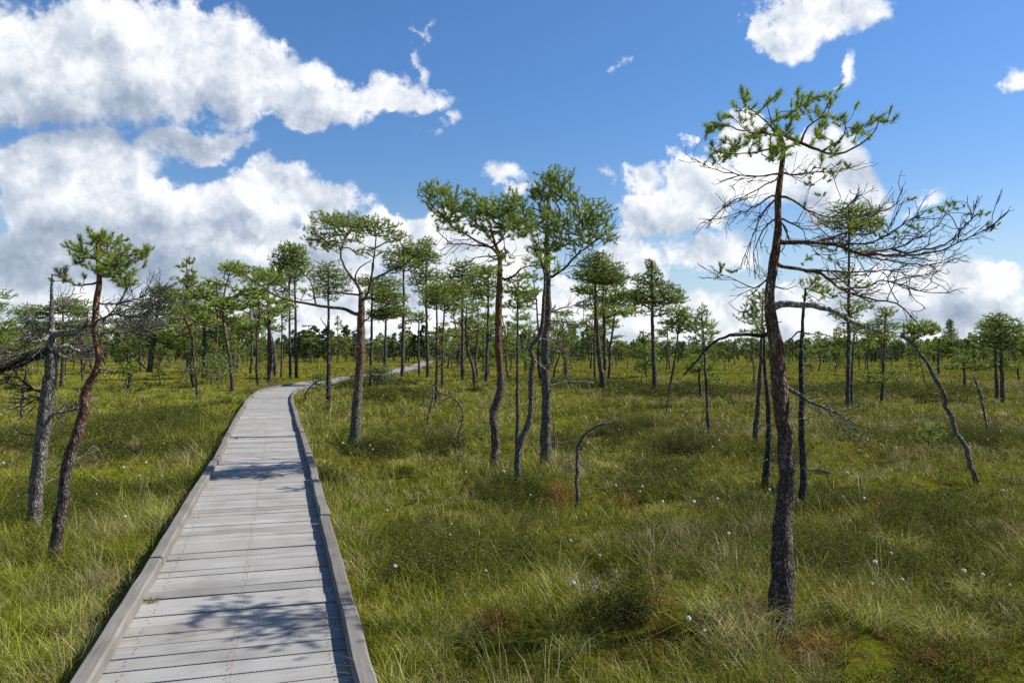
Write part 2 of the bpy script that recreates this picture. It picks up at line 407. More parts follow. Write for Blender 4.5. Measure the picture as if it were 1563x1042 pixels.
make_ground()

# ------------------------------------------------------------------ boardwalk
def make_path():
    root = empty('boardwalk_path', (0, 0, 0))
    tag(root, 'weathered grey plank boardwalk with timber kerbs curving away across the bog', 'boardwalk', kind='structure')
    mb = MB(); s = .15; rnd = random.Random(3); NAILS = []
    while s < CLs[-1] - .5:
        wdt = rnd.choice([.140, .150, .160, .170]); gap = rnd.choice([.009, .012, .015, .020])
        p, t, n = cl_at(s + wdt / 2)
        if s < 20: NAILS.append((DECK + .003, s, wdt))
        z1 = DECK + rnd.uniform(-.003, .003); tilt = rnd.uniform(-.003, .003)
        sk = rnd.uniform(-.006, .006)
        hw = wdt / 2; ch = .0025; th = .034
        prof = [(-hw, -th), (-hw, -ch), (-hw + ch, 0), (hw - ch, 0), (hw, -ch), (hw, -th)]
        xs = [-.69 + rnd.uniform(-.02, .02), -.4, -.1, .2, .45, .69 + rnd.uniform(-.02, .02)]
        v, uv = [], []
        for i, ax in enumerate(xs):
            bow = rnd.uniform(-.0015, .0015)
            for (ps, pz) in prof:
                q = p + n * ax + t * (ps + sk * ax / .7 + bow)
                v.append((q[0], q[1], z1 + pz + tilt * ax)); uv.append((ax, s + hw + ps))
        k = len(prof); q4 = []
        for i in range(len(xs) - 1):
            for j in range(k):
                a = i * k + j; b = i * k + (j + 1) % k
                q4.append((a, a + k, b + k, b))
        e = (len(xs) - 1) * k
        q4 += [(0, 1, 2, 3), (0, 3, 4, 5), (e + 3, e + 2, e + 1, e), (e + 5, e + 4, e + 3, e)]
        base = rnd.uniform(.262, .312); warm = rnd.uniform(.001, .014)
        if rnd.random() < .1: base *= 1.15
        if rnd.random() < .12: base *= .82
        mb.add(v, q4, c=(base + warm, base, base - warm * .8 - .01), uv=uv)
        s += wdt + gap
    # nail heads, two at each end of the nearer boards
    for (x, s0, w0) in NAILS:
        for off in (-.52, .0, .52):
            for e in (.3, .7):
                p, t, n = cl_at(s0 + w0 * e); o = off + rnd.uniform(-.015, .015); r_ = .0045
                v = [(*(p + n * (o + a * r_) + t * b * r_), x + .0015) for a, b in ((-1, -1), (1, -1), (1, 1), (-1, 1))]
                mb.add(v, [(0, 1, 2, 3)], c=(.05, .04, .034), uv=[(o, s0)] * 4)
    d = mb.build('deck', M_DECK, root, smooth=False)
    # kerb timbers, one object each
    for side in (-1, 1):
        s = .2 + (1.1 if side > 0 else 0)
        while s < CLs[-1] - 3.2:
            bend = 20 < s < 40; ln = rnd.uniform(1.3, 1.9) if bend else rnd.uniform(2.4, 3.3)
            m = MB(); v, uv = [], []
            hw_, hh = .048, rnd.uniform(.066, .082); off = .655 + rnd.uniform(-.012, .012); skew = rnd.uniform(-.02, .02); tw = rnd.uniform(-.006, .006)
            z0 = DECK + .0035 + .004
            ss = np.linspace(s, s + ln - .012, 26)
            pa = cl_at(s)[0]; pb = cl_at(s + ln - .012)[0]; na = cl_at(s)[2]; nb_ = cl_at(s + ln)[2]; pa = pa + na * side * off; pb = pb + nb_ * side * off
            tt = (pb - pa) / np.linalg.norm(pb - pa); nn = np.array([tt[1], -tt[0]])
            prof = [(-hw_, 0), (-hw_, hh - .012), (-hw_ + .012, hh), (hw_ - .012, hh), (hw_, hh - .012), (hw_, 0)]
            for i, x in enumerate(ss):
                f = i / 25 - .5; p = pa + (pb - pa) * (i / 25); n = nn
                wob = (float(vnoise(np.array([x * 3.1]), np.array([side * 5.]), 5)[0]) - .5) * .010
                for (pn, pz) in prof:
                    q = p + n * (pn + skew * f * .6 + wob)
                    v.append((q[0], q[1], z0 + pz + (tw * f + wob * .6 if pz > .01 else 0))); uv.append((pn + pz * .7 + side, x))
            k = 6; q4 = []
            for i in range(25):
                for j in range(k):
                    a = i * k + j; b = i * k + (j + 1) % k
                    q4.append((a, b, b + k, a + k))
            e = 25 * k
            q4 += [(3, 2, 1, 0), (5, 4, 3, 0), (e, e + 1, e + 2, e + 3), (e, e + 3, e + 4, e + 5)]
            b = rnd.uniform(.12, .175)
            m.add(v, q4, c=(b + .010, b, b - .014), uv=uv)
            m.build('kerb_beam', M_KERB, root, smooth=False)
            s += ln
    # bearers under the boards
    for off in (-.56, .0, .56):
        m = MB(); v, q4, uv = [], [], []
        ss = np.arange(.2, CLs[-1] - .6, .4)
        for x in ss:
            p, t, n = cl_at(x)
            for (pn, pz) in ((-.045, -.2), (-.045, -.04), (.045, -.04), (.045, -.2)):
                q = p + n * (off + pn); v.append((q[0], q[1], DECK + pz)); uv.append((pn + pz, x))
        for i in range(len(ss) - 1):
            for j in range(4):
                a = i * 4 + j; b = i * 4 + (j + 1) % 4
                q4.append((a, b, b + 4, a + 4))
        m.add(v, q4, c=(.16, .145, .125), uv=uv); m.build('bearer', M_KERB, root, smooth=False)
make_path()

# ------------------------------------------------------------------ trees
def tube(mb, path, rad, sides, col, rough=0., seed=0, cap=True):
    p = np.asarray(path, float); n = len(p)
    t = unit(np.gradient(p, axis=0))
    ref = np.array([.21, .97, .11]) if abs(t[:, 1].mean()) < .8 else np.array([.95, .1, .2])
    a = unit(np.cross(t, ref)); b = np.cross(t, a)
    th = np.arange(sides) / sides * 2 * np.pi
    r = np.broadcast_to(np.asarray(rad, float), (n,))[:, None] * np.ones((1, sides))
    if rough > 0:
        s = np.concatenate([[0], np.cumsum(np.linalg.norm(np.diff(p, axis=0), axis=1))])
        S, T = np.meshgrid(s, np.arange(sides), indexing='ij')
        k = fbm(S * 13 + seed * 7.7, T * .9 * 12 / sides, 31 + seed, 3) - .5
        k2 = fbm(S * 4 + seed, T * .35 * 12 / sides, 77 + seed, 2) - .5
        r = r * (1 + rough * k + rough * .8 * k2)
    v = p[:, None, :] + r[..., None] * (np.cos(th)[None, :, None] * a[:, None, :] + np.sin(th)[None, :, None] * b[:, None, :])
    idx = np.arange(n * sides).reshape(n, sides)
    A = idx[:-1]; B = idx[1:]
    q = np.stack([A, np.roll(A, -1, 1), np.roll(B, -1, 1), B], -1).reshape(-1, 4)
    col = np.asarray(col, float)
    if col.ndim == 1: c = np.tile(col, (n * sides, 1))
    else: c = np.repeat(col, sides, axis=0)
    vv = v.reshape(-1, 3)
    if cap:
        vv = np.vstack([vv, p[-1:] + t[-1:] * r[-1, 0] * .5]); c = np.vstack([c, c[-1:]])
        tr = np.stack([idx[-1], np.roll(idx[-1], -1), np.full(sides, n * sides)], -1)
        mb.add(vv, q, tr, c)
    else: mb.add(vv, q, None, c)

GREY = np.array([.150, .126, .104]); ORANGE = np.array([.32, .145, .068]); DEAD = np.array([.22, .20, .175]); DARK = np.array([.055, .048, .042])

STUBS = {}
def make_tree(kind, base, trunk, tr_r, limbs, pads, d, orange=.5, seed=1, dens=1.0, leafcol='pine', hero=False, bark=None, twig_k=.85, nsides=None, par_name='trunk', spray=None, stubs=0):
    """trunk: (n,3) points; tr_r radii; limbs: (pts, r0, r1, tone); pads: (centre, radii(3), amount, live). Returns the Empty with its parts."""
    rnd = np.random.default_rng(seed)
    root = empty(kind, tuple(base))
    base = np.asarray(base, float)
    near = d < 16
    seg = .05 if d < 8 else (.08 if near else .16)
    T = np.column_stack([trunk, tr_r])
    tp = crom(T, .014 if d < 8 and hero else (.03 if near else .12))
    tr = np.maximum(tp[:, 3], .003)
    kz = tp[:, 2] - tp[0, 2]; ka = np.clip(tr, .012, .05) * (.8 if kind == 'dead_sapling' else (.14 if hero else .24)) * np.clip(kz * 4, 0, 1)
    for ax in (0, 1): tp[:, ax] += ((vnoise(kz * 5.3, kz * 0 + seed + ax * 7.3, 5) - .5) + .6 * (vnoise(kz * 13, kz * 0 + seed + ax * 3.1, 6) - .5)) * 2 * ka
    L = len(tp)
    wob = .35 if near else .25
    frac = np.clip((tp[:, 2] - tp[0, 2]) / max(.1, tp[:, 2].max() - tp[0, 2]), 0, 1)
    of = np.clip((frac - .30) / .3, 0, 1)[:, None] * orange
    bc = GREY if bark is None else np.asarray(bark)
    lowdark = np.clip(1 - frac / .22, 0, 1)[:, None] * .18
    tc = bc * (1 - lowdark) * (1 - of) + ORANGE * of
    mbt = MB()
    sides = nsides or (22 if d < 8 and hero else (14 if near else 7))
    flare = 1 + .22 * np.exp(-np.arange(L) * np.linalg.norm(tp[min(1, L - 1), :3] - tp[0, :3]) / (tr[0] * 1.6))
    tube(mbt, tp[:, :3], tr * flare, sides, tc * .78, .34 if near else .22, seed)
    # skeleton for the twigs
    st = crom(T, seg * 1.6)
    pos = [list(x) for x in st[:, :3]]; par = list(range(-1, len(st) - 1)); lid = [0] * len(st); given = list(st[:, 3])
    lmb = []; lnodes = []
    for k, (lp, r0, r1, tone) in enumerate(limbs):
        pts = np.column_stack([lp, r1 + (r0 - r1) * (1 - np.linspace(0, 1, len(lp))) ** 1.5])
        ls = crom(pts, seg)
        # a little gnarl
        m = len(ls)
        j = np.cumsum(rnd.normal(0, 1, (m, 3)), 0); j -= np.linspace(0, 1, m)[:, None] * j[-1]
        ls[:, :3] += j * seg * .12 * np.sin(np.linspace(0, np.pi, m))[:, None]
        P = np.array(pos); i0 = int(np.argmin(np.linalg.norm(P - ls[0, :3], axis=1)))
        prev = i0; ids = [i0]
        for x in ls[1:]:
            pos.append(list(x[:3])); par.append(prev); lid.append(k + 1); given.append(x[3]); prev = len(pos) - 1; ids.append(prev)
        lnodes.append(ids)
        mb = MB() if hero else mbt
        root_pt = P[i0] if np.linalg.norm(P[i0] - ls[0, :3]) < .3 else ls[0, :3]
        line = np.vstack([root_pt, ls[1:, :3]])
        rr = np.concatenate([[ls[0, 3] * 1.25], ls[1:, 3]])
        tone = 'live' if tone == 'green' else tone
        of_ = orange if tone == 'live' else 0
        colr = .8 * (GREY * (1 - of_ * .7) + ORANGE * of_ * .7) if tone == 'live' else (DEAD if tone == 'dead' else (DARK if tone == 'dark' else np.array([.44, .42, .38])))
        tube(mb, line, rr, 10 if d < 8 else (7 if near else 4), colr, .22, seed + k)
        lmb.append((mb, tone))
    for _ in range(stubs):                                   # snapped dead side twigs down the bare trunk
        j = int(len(st) * rnd.uniform(.12, .72)); a = rnd.uniform(0, 6.283); ln = rnd.uniform(.06, .42) * (1.3 if d > 16 else 1)
        p0 = st[j, :3]; dv = np.array([math.cos(a), math.sin(a), rnd.uniform(-.35, .35)])
        p1 = p0 + dv * ln * .5 + rnd.normal(0, .02, 3); p2 = p0 + dv * ln + np.array([0, 0, rnd.uniform(-.35, .2) * ln])
        r0 = max(.004, .00032 * d) * rnd.uniform(.8, 1.4)
        tube(mbt, crom(np.array([p0, p1, p2]), .05), np.linspace(r0, r0 * .55, len(crom(np.array([p0, p1, p2]), .05))), 4, DEAD * rnd.uniform(.7, 1.9), 0)
        if ln > .2:
            p3 = p1 + (dv + rnd.normal(0, .7, 3)) * ln * .4
            tube(mbt, np.array([p1, (p1 + p3) / 2 + rnd.normal(0, .01, 3), p3]), np.array([r0 * .7, r0 * .6, r0 * .45]), 3, DEAD * rnd.uniform(.7, 1.6), 0)
    nfix = len(pos)
    tips = []
    if spray:
        # fine bare twigs that sweep along with their limb and curl up at the ends
        per_m, slen, tones = spray
        def sweep(j, dr, ln, depth):
            p = np.array(pos[j]); m = max(3, int(ln / (seg * .9))); prev = j; mine = []
            curl = rnd.uniform(-.05, .28); sag = rnd.uniform(0, .25)
            for q in range(1, m + 1):
                u = q / m
                x = p + dr * ln * u + np.array([0, 0, 1.]) * ln * (curl * u * u - sag * u * (1 - u)) + rnd.normal(0, seg * .08, 3)
                pos.append(list(x)); par.append(prev); lid.append(lid[j]); given.append(0); prev = len(pos) - 1; mine.append(prev)
            tips.append((prev, 0, -1))
            if depth:
                for _ in range(rnd.integers(1, 4)):
                    c = mine[int(rnd.uniform(.1, .85) * len(mine))]
                    sweep(c, unit(dr * .9 + rnd.normal(0, .42, 3)), ln * rnd.uniform(.3, .6), depth - 1)
        for k, ids in enumerate(lnodes):
            if limbs[k][3] not in tones or len(ids) < 4: continue
            P = np.array([pos[i] for i in ids]); ll = np.linalg.norm(np.diff(P, axis=0), axis=1).sum()
            for _ in range(int(per_m * ll * rnd.uniform(.7, 1.2) + .5)):
                t = rnd.uniform(.10, .98); c = min(len(ids) - 2, max(1, int(t * len(ids))))
                tan = unit(P[c + 1] - P[c - 1])
                dr = unit(tan * 1.0 + rnd.normal(0, .38, 3) + np.array([0, 0, .04 if tan[0] > -.2 else -.30]))
                sweep(ids[c], dr, slen * rnd.uniform(.35, 1.1) * (1.1 - .5 * t), 1 if ll > .2 else 0)
    # targets
    tuft = .040 if d < 8 else (.056 if near else (.072 if d < 40 else .125))
    tg, live = [], []
    for (c, r, amt, lv) in pads:
        area = math.pi * r[0] * r[2]
        n = max(1, int(amt * dens * (1.0 if d < 8 and lv else (.6 if not lv else (1.65 if near else 2.0))) * area / tuft ** 2 + rnd.random()))
        n = min(n, 420)
        x = unit(rnd.normal(0, 1, (n, 3))) * (rnd.random((n, 1)) ** .4) * (1 + (.40 if lv else 0) * rnd.random((n, 1)) ** 3)
        tg.append(np.asarray(c) + x * np.asarray(r)); live += [lv] * n
    if tg:
        tg = np.vstack(tg); live = np.array(live)
        P0 = np.array(pos)
        dist = np.array([np.linalg.norm(P0 - t, axis=1).min() for t in tg])
        order = np.argsort(dist + rnd.random(len(dist)) * .08)
        cap_n = len(pos) + len(tg) * 13 + 64
        PA = np.zeros((cap_n, 3)); PA[:len(pos)] = pos; npos = len(pos)
        pen = np.zeros(cap_n)
        for q in range(nfix, npos): pen[q] = pen[par[q]] + .4 * np.linalg.norm(PA[q] - PA[par[q]])
        for i in order:
            t = tg[i]
            dv = PA[:npos] - t
            dd = np.sqrt((dv * dv).sum(1)) + .5 * np.maximum(0, dv[:, 2]) + pen[:npos]
            j = int(np.argmin(dd)); p = PA[j]
            dl = np.linalg.norm(t - p)
            if dl < .01: continue
            pd = p - PA[par[j]] if par[j] >= 0 else np.array([0, 0, 1.])
            pd = pd / max(1e-6, np.linalg.norm(pd))
            if lid[j] == 0 and j < nfix:                       # leaving the trunk: set off sideways
                pd = unit((t - p) * np.array([1, 1, .15]))
            ctrl = p + pd * dl * .45 + (np.array([0, 0, -.10 * dl]) if live[i] else np.array([0, 0, .12 * dl]))
            n = max(1, min(12, int(dl / seg + .5)))
            prev = j
            for k in range(1, n + 1):
                u = k / n
                q = (1 - u) ** 2 * p + 2 * u * (1 - u) * ctrl + u * u * t
                if k < n: q = q + rnd.normal(0, seg * .07, 3)
                if npos >= cap_n: break
                PA[npos] = q; pen[npos] = pen[prev] + .40 * np.linalg.norm(q - PA[prev]); par.append(prev); lid.append(lid[j]); given.append(0); prev = npos; npos += 1
            tips.append((prev, live[i], i))
        pos = PA[:npos]
    pos = np.asarray(pos)
    n = len(pos)
    cnt = np.zeros(n)
    for (i, lv, _) in tips: cnt[i] += 1
    for i in range(n - 1, -1, -1):
        if par[i] >= 0: cnt[par[i]] += cnt[i]
    rt = max(.0021, .00026 * d) * twig_k
    rad = rt * np.maximum(cnt, 1) ** .40
    kids = {}
    for i in range(nfix, n): kids.setdefault(par[i], []).append(i)
    # chains of twigs
    starts = [(par[i], i) for i in range(nfix, n) if par[i] < nfix]
    tw_sides = 5 if d < 8 else (4 if near else 3)
    while starts:
        p0, i = starts.pop()
        ch = [p0, i]
        while True:
            ks = kids.get(ch[-1])
            if not ks: break
            ks = sorted(ks, key=lambda k: -cnt[k])
            for k in ks[1:]: starts.append((ch[-1], k))
            ch.append(ks[0])
        rr = rad[ch].copy(); rr[0] = rr[1]
        if given[p0] > 0: rr = np.minimum(rr, given[p0] * .8)
        li = lid[i]
        mb = lmb[li - 1][0] if (li > 0 and hero) else mbt
        of_ = orange * .4
        lvc = GREY * (1 - of_) + ORANGE * of_
        if li > 0 and lmb[li - 1][1] in ('dead', 'dark', 'silver'): lvc = DEAD if lmb[li - 1][1] != 'dark' else DARK * 1.5
        tube(mb, pos[ch], rr, tw_sides, lvc * rnd.uniform(.75, 1.15), 0, 0, cap=False)
    mbt.build(par_name, M_BARK if near else M_BARKFAR, root, origin=base)
    for (mb, tone) in (lmb if hero else []):
        b = mb.build('branch', M_BARK if near else M_BARKFAR, root, origin=base)
        if tone == 'silver': b['label'] = 'bare silver grey branch'
        elif tone in ('dead', 'dark'): b['label'] = 'bare dead branch'
    # needles
    lt = [(i, k) for (i, lv, k) in tips if lv]
    if lt:
        ti = np.array([i for i, _ in lt]); amt = np.array([float(live[k]) for _, k in lt])
        p = pos[ti]; pp = pos[np.array([par[i] for i in ti])]
        dr = unit(unit(p - pp) + np.array([0, 0, .55]) + rnd.normal(0, .22, p.shape))
        if d < 8: k, ln, w, sh = 70, .042, .0042, .064
        elif near: k, ln, w, sh = 42, .050, .0062, .078
        elif d < 30: k, ln, w, sh = 20, .070, .012, .085
        elif d < 45: k, ln, w, sh = 15, .085, .019, .10
        else: k, ln, w, sh = 11, .13, .034, .15
        leaf = leafcol != 'pine'
        if leaf: w *= 1.9; ln *= .6; sh *= 1.3
        nT = len(p)
        u = rnd.random((nT, k, 1))
        sz = rnd.uniform(.7, 1.25, (nT, 1, 1)) * np.where(amt < .9, .6, 1)[:, None, None]
        o = p[:, None, :] + dr[:, None, :] * (u - .65) * sh * sz
        side = unit(rnd.normal(0, 1, (nT, k, 3)))
        nd = unit(dr[:, None, :] * (.75 if not leaf else .2) + side * .8 + np.array([0, 0, .12]))
        nl = ln * rnd.uniform(.7, 1.2, (nT, k, 1)) * sz
        wv = unit(np.cross(nd, unit(rnd.normal(0, 1, (nT, k, 3))))) * w * .5
        if leaf:
            mid = o + nd * nl * .5
            v = np.stack([o, mid - wv, o + nd * nl, mid + wv], 2).reshape(-1, 3)
        else:
            v = np.stack([o - wv, o + wv, o + nd * nl], 2).reshape(-1, 3)
        if leafcol == 'pine': c0, c1 = np.array([.082, .135, .020]), np.array([.33, .43, .045])
        elif leafcol == 'yellow': c0, c1 = np.array([.07, .12, .02]), np.array([.19, .24, .045])
        else: c0, c1 = np.array([.13, .19, .03]), np.array([.28, .36, .06])
        m = np.clip(.12 + rnd.beta(2, 2, (nT, 1, 1)) * .75 + rnd.random((nT, k, 1)) * .3, 0, 1)
        cc = c0 * (1 - m) + c1 * m
        brown = (rnd.random((nT, k, 1)) < .035)
        cc = np.where(brown, np.array([.20, .12, .04]), cc)
        per = 4 if leaf else 3
        cc = np.repeat(cc.reshape(-1, 3), per, axis=0)
        mb = MB(); ids = np.arange(nT * k * per).reshape(-1, per)
        if leaf: mb.add(v, q=ids, c=cc)
        else: mb.add(v, t=ids, c=cc)
        mb.build('crown', M_NEEDLE, root, smooth=False, origin=base)
    return root

NAMED = []
def px_tree(kind, label, cat, base, trunk, limbs=(), pads=(), hero=False, group=None, wk=.8, ld=None, fwd=0, lk=1.0, **kw):
    """a tree read off the photograph: pixel columns and rows become metres at the tree's own distance"""
    d = solve_d(*base)
    k = d / F
    rnd = random.Random(base[0] * 31 + base[1]); ld = rnd.uniform(-.05, .08) if ld is None else ld; kw.setdefault('stubs', 9 if cat == 'pine' and d < 50 else 8)
    hgt = lambda y: (base[1] - y) * k                      # trunks also lean a little in depth
    pts = [W(base[0], base[1] + 6, d)] + [W(x, y, d, ld * hgt(y)) for (x, y, *_) in trunk]
    rad = [trunk[0][2] * .5 * k * wk] + [t[2] * .5 * k * wk for t in trunk]
    tp = np.array(pts)
    lim = []
    for (w0, w1, tone, dd, lp) in limbs:
        q = []
        y0 = ld * hgt(lp[0][1])
        n = len(lp)
        for i, (x, y) in enumerate(lp): q.append(W(x, y, d, y0 + dd * (i / (n - 1)) ** 1.2))
        lim.append((np.array(q), w0 * .29 * k * lk, w1 * .25 * k * lk, tone))
    xs = [p[0] for p in pads]; half = (max(xs) - min(xs)) * .5 * k if len(xs) > 1 else .3
    pd = []
    for p in pads:
        x, y, rx, ry = p[:4]; amt = p[4] if len(p) > 4 else 1.0; lv = p[5] if len(p) > 5 else 1.0
        dd = (p[6] if len(p) > 6 else rnd.uniform(-.55, .55) * half) + fwd
        c = W(x, y, d, dd + ld * hgt(y))
        if lv: rx, ry = rx * 1.15, ry * 1.25
        pd.append((c, (rx * k, max(rx * k * .9, half * .25), ry * k), amt, lv))
    gzb = float(gz(np.array([pts[0][0]]), np.array([d]))[0])
    o = make_tree(kind, (pts[0][0], d, gzb), tp, np.array(rad), lim, pd, d, seed=int(base[0] * 3 + base[1]) % 9973, hero=hero, **kw)
    tag(o, label, cat, group)
    NAMED.append((pts[0][0], d))
    return o

# ---- near trees
px_tree('bog_pine', 'gnarled nearest pine with green top tufts and long bare branches sweeping right', 'pine', (1190, 972),
    [(1190, 972, 36), (1191, 930, 35), (1196, 860, 33), (1195, 800, 27), (1202, 740, 26), (1200, 690, 25), (1193, 640, 24), (1190, 590, 25), (1188, 540, 23), (1178, 490, 19), (1176, 450, 16), (1181, 400, 15), (1187, 350, 12.5), (1188, 300, 10.5), (1194, 250, 8.5), (1195, 220, 7.5), (1187, 198, 6)],
    [(11, 4, 'green', .1, [(1191, 203), (1231, 221), (1257, 227), (1291, 228), (1319, 215), (1338, 197), (1341, 180)]),
     (7, 3, 'green', -.15, [(1222, 216), (1231, 190), (1250, 178), (1264, 160)]),
     (6, 3, 'green', -.3, [(1257, 226), (1280, 215), (1290, 195), (1288, 178)]),
     (9, 3, 'green', -.35, [(1188, 208), (1165, 204), (1140, 203), (1112, 192), (1085, 186)]),
     (7, 3, 'green', .3, [(1186, 205), (1168, 185), (1150, 172), (1135, 158)]),
     (7, 3, 'green', -.25, [(1192, 222), (1165, 228), (1130, 230), (1090, 232)]),
     (6, 2.5, 'green', -.1, [(1188, 200), (1178, 185), (1172, 165)]),
     (6, 2, 'dead', .2, [(1192, 262), (1165, 268), (1120, 266), (1085, 258), (1062, 243)]),
     (6, 2, 'dead', -.4, [(1191, 272), (1160, 285), (1120, 305), (1085, 335)]),
     (6, 2, 'dead', .4, [(1189, 292), (1160, 310), (1130, 325), (1105, 332)]),
     (7, 2, 'dead', -.3, [(1188, 300), (1165, 325), (1148, 365), (1136, 405)]),
     (6, 2, 'dead', .2, [(1187, 330), (1165, 352), (1150, 385), (1152, 420)]),
     (7, 2.5, 'live', .2, [(1190, 262), (1215, 268), (1245, 262), (1280, 262), (1303, 254)]),
     (8, 2.5, 'dead', -.3, [(1188, 296), (1212, 305), (1232, 318), (1262, 330), (1290, 318), (1316, 290)]),
     (7, 2.5, 'dead', -.2, [(1187, 330), (1208, 338), (1224, 350), (1231, 370)]),
     (8, 3, 'dead', .1, [(1186, 338), (1198, 345), (1205, 368)]),
     (15, 3.2, 'live', -.3, [(1183, 371), (1220, 370), (1255, 373), (1310, 388), (1370, 390), (1420, 386), (1470, 366), (1519, 343)]),
     (8, 2.5, 'live', .4, [(1236, 372), (1290, 356), (1340, 330), (1368, 310), (1378, 286)]),
     (7, 2.5, 'live', -.6, [(1262, 375), (1330, 368), (1390, 335), (1422, 318)]),
     (7, 2.5, 'live', .2, [(1310, 388), (1380, 374), (1430, 348), (1450, 314)]),
     (6, 2.5, 'live', -.3, [(1370, 390), (1440, 370), (1475, 342), (1491, 326)]),
     (6, 2.2, 'dead', .3, [(1310, 388), (1360, 398), (1420, 402), (1466, 385)]),
     (11, 4, 'live', -.4, [(1181, 405), (1230, 411), (1265, 420), (1300, 445), (1340, 456), (1370, 462), (1400, 492)]),
     (7, 2.2, 'dead', -.3, [(1290, 437), (1320, 439), (1340, 427), (1368, 430), (1410, 442), (1455, 448)]),
     (7, 2.2, 'dead', .4, [(1230, 411), (1290, 415), (1350, 412), (1400, 420), (1440, 412)]),
     (20, 12, 'silver', -.2, [(1180, 464), (1225, 465), (1260, 473), (1300, 490), (1347, 508)]),
     (13, 5, 'dark', .25, [(1176, 514), (1150, 512), (1115, 513), (1085, 526), (1065, 548), (1043, 573)]),
     (14, 5, 'dead', -.25, [(1192, 588), (1222, 600), (1250, 615), (1280, 632), (1312, 650)]),
     (4, 2, 'dead', -.1, [(1250, 615), (1275, 640), (1300, 672)]),
     (5, 2, 'dead', .2, [(1178, 420), (1150, 440), (1115, 425), (1090, 412)]),
     (9, 5, 'dead', -.15, [(1182, 400), (1176, 420), (1170, 452)])],
    [(1133, 152, 9, 16, 1.7), (1086, 192, 10, 9, 2), (1104, 185, 14, 9, 1.5), (1172, 160, 9, 12, 1.6), (1120, 228, 38, 18, .9), (1184, 218, 22, 20, 1.3), (1180, 186, 14, 10, 1.5), (1135, 175, 14, 12, 1.2), (1100, 240, 28, 10, .7),
     (1217, 152, 12, 10, 1.6), (1236, 160, 15, 14, 1.6), (1266, 152, 8, 15, 1.8), (1210, 178, 13, 11, 1.5), (1260, 185, 14, 10, 1.5), (1236, 212, 18, 8, 1.5), (1289, 175, 10, 8, 1.8), (1290, 207, 11, 9, 1.5), (1318, 192, 10, 8, 1.6), (1340, 184, 6, 12, 2.2), (1312, 212, 8, 7, 1.6), (1262, 238, 10, 7, 1.2),
     (1248, 268, 30, 13, .7, .5), (1285, 254, 14, 6, .9, .5), (1240, 305, 14, 8, .6, .5), (1150, 205, 16, 10, 1.2),
     (1385, 302, 8, 5, 1.2, .5), (1440, 322, 14, 6, 1.2, .5), (1490, 330, 12, 6, 1.2, .5), (1516, 345, 5, 6, 2.4, .5), (1425, 322, 10, 6, 1.2, .5), (1330, 345, 40, 12, .9, .5), (1395, 350, 30, 10, .7, .5), (1290, 440, 40, 12, .5, .5), (1250, 395, 30, 12, .5, .5), (1455, 316, 6, 6, 1.6, .5),
     (1125, 300, 50, 26, .8, 0), (1160, 335, 26, 40, .8, 0), (1165, 400, 18, 35, .5, 0), (1245, 330, 40, 30, .5, 0), (1300, 372, 70, 26, 1.0, 0), (1400, 365, 70, 28, .7, 0), (1290, 415, 60, 22, .9, 0), (1390, 415, 55, 18, .6, 0), (1330, 450, 50, 16, .7, 0), (1440, 440, 40, 12, .4, 0), (1390, 475, 28, 22, .5, 0), (1235, 440, 40, 22, .6, 0), (1100, 415, 18, 12, .5, .5), (1280, 300, 25, 22, .4, 0), (1210, 370, 25, 14, .7, 0)],
    hero=True, orange=.75, bark=(.150, .118, .096), twig_k=.80, wk=1.0, ld=.20, spray=(20, .28, ('live', 'dead')))

px_tree('dead_pine', 'grey dead pine with broken top and thick bare side limbs, leftmost trunk beside the boardwalk', 'dead tree', (52, 815),
    [(52, 815, 30), (56, 740, 29), (65, 665, 28), (73, 600, 27), (79, 555, 27), (79, 535, 24), (79, 508, 15), (79, 470, 9), (79, 440, 6.5), (80, 418, 4)],
    [(14, 7, 'silver', -.15, [(76, 512), (105, 507), (130, 500), (150, 494)]), (13, 5, 'silver', .1, [(80, 532), (105, 530), (125, 537), (141, 540)]), (17, 12, 'dark', -.3, [(76, 536), (40, 550), (0, 568), (-60, 600)]),
     (10, 3, 'dead', -.3, [(76, 530), (50, 540), (28, 542), (5, 535)]), (8, 3, 'dead', .3, [(78, 505), (55, 495), (40, 483)]), (7, 3, 'silver', -.5, [(77, 515), (58, 520), (40, 515)]), (9, 5, 'silver', -.1, [(70, 633), (92, 630), (119, 622)]), (5, 2, 'dark', -.2, [(66, 602), (40, 590), (28, 578), (5, 575)]),
     (5, 2, 'dead', .3, [(79, 470), (90, 466), (102, 462)]), (6, 2, 'dead', .3, [(80, 490), (108, 505), (125, 525)]), (8, 3, 'dead', .4, [(80, 540), (110, 545), (125, 520), (135, 505)]), (4, 2, 'dead', 0, [(70, 605), (52, 604), (42, 602)]), (4, 2, 'dead', .1, [(56, 795), (75, 793)])],
    [(50, 525, 30, 20, .7, 0), (110, 520, 30, 20, .6, 0), (78, 430, 10, 14, .5, 0), (90, 495, 25, 16, .4, 0)], hero=True, wk=.68, lk=1.5, orange=0, bark=(.25, .235, .21), twig_k=1.25, spray=(60, .36, ('dead', 'silver', 'dark')))

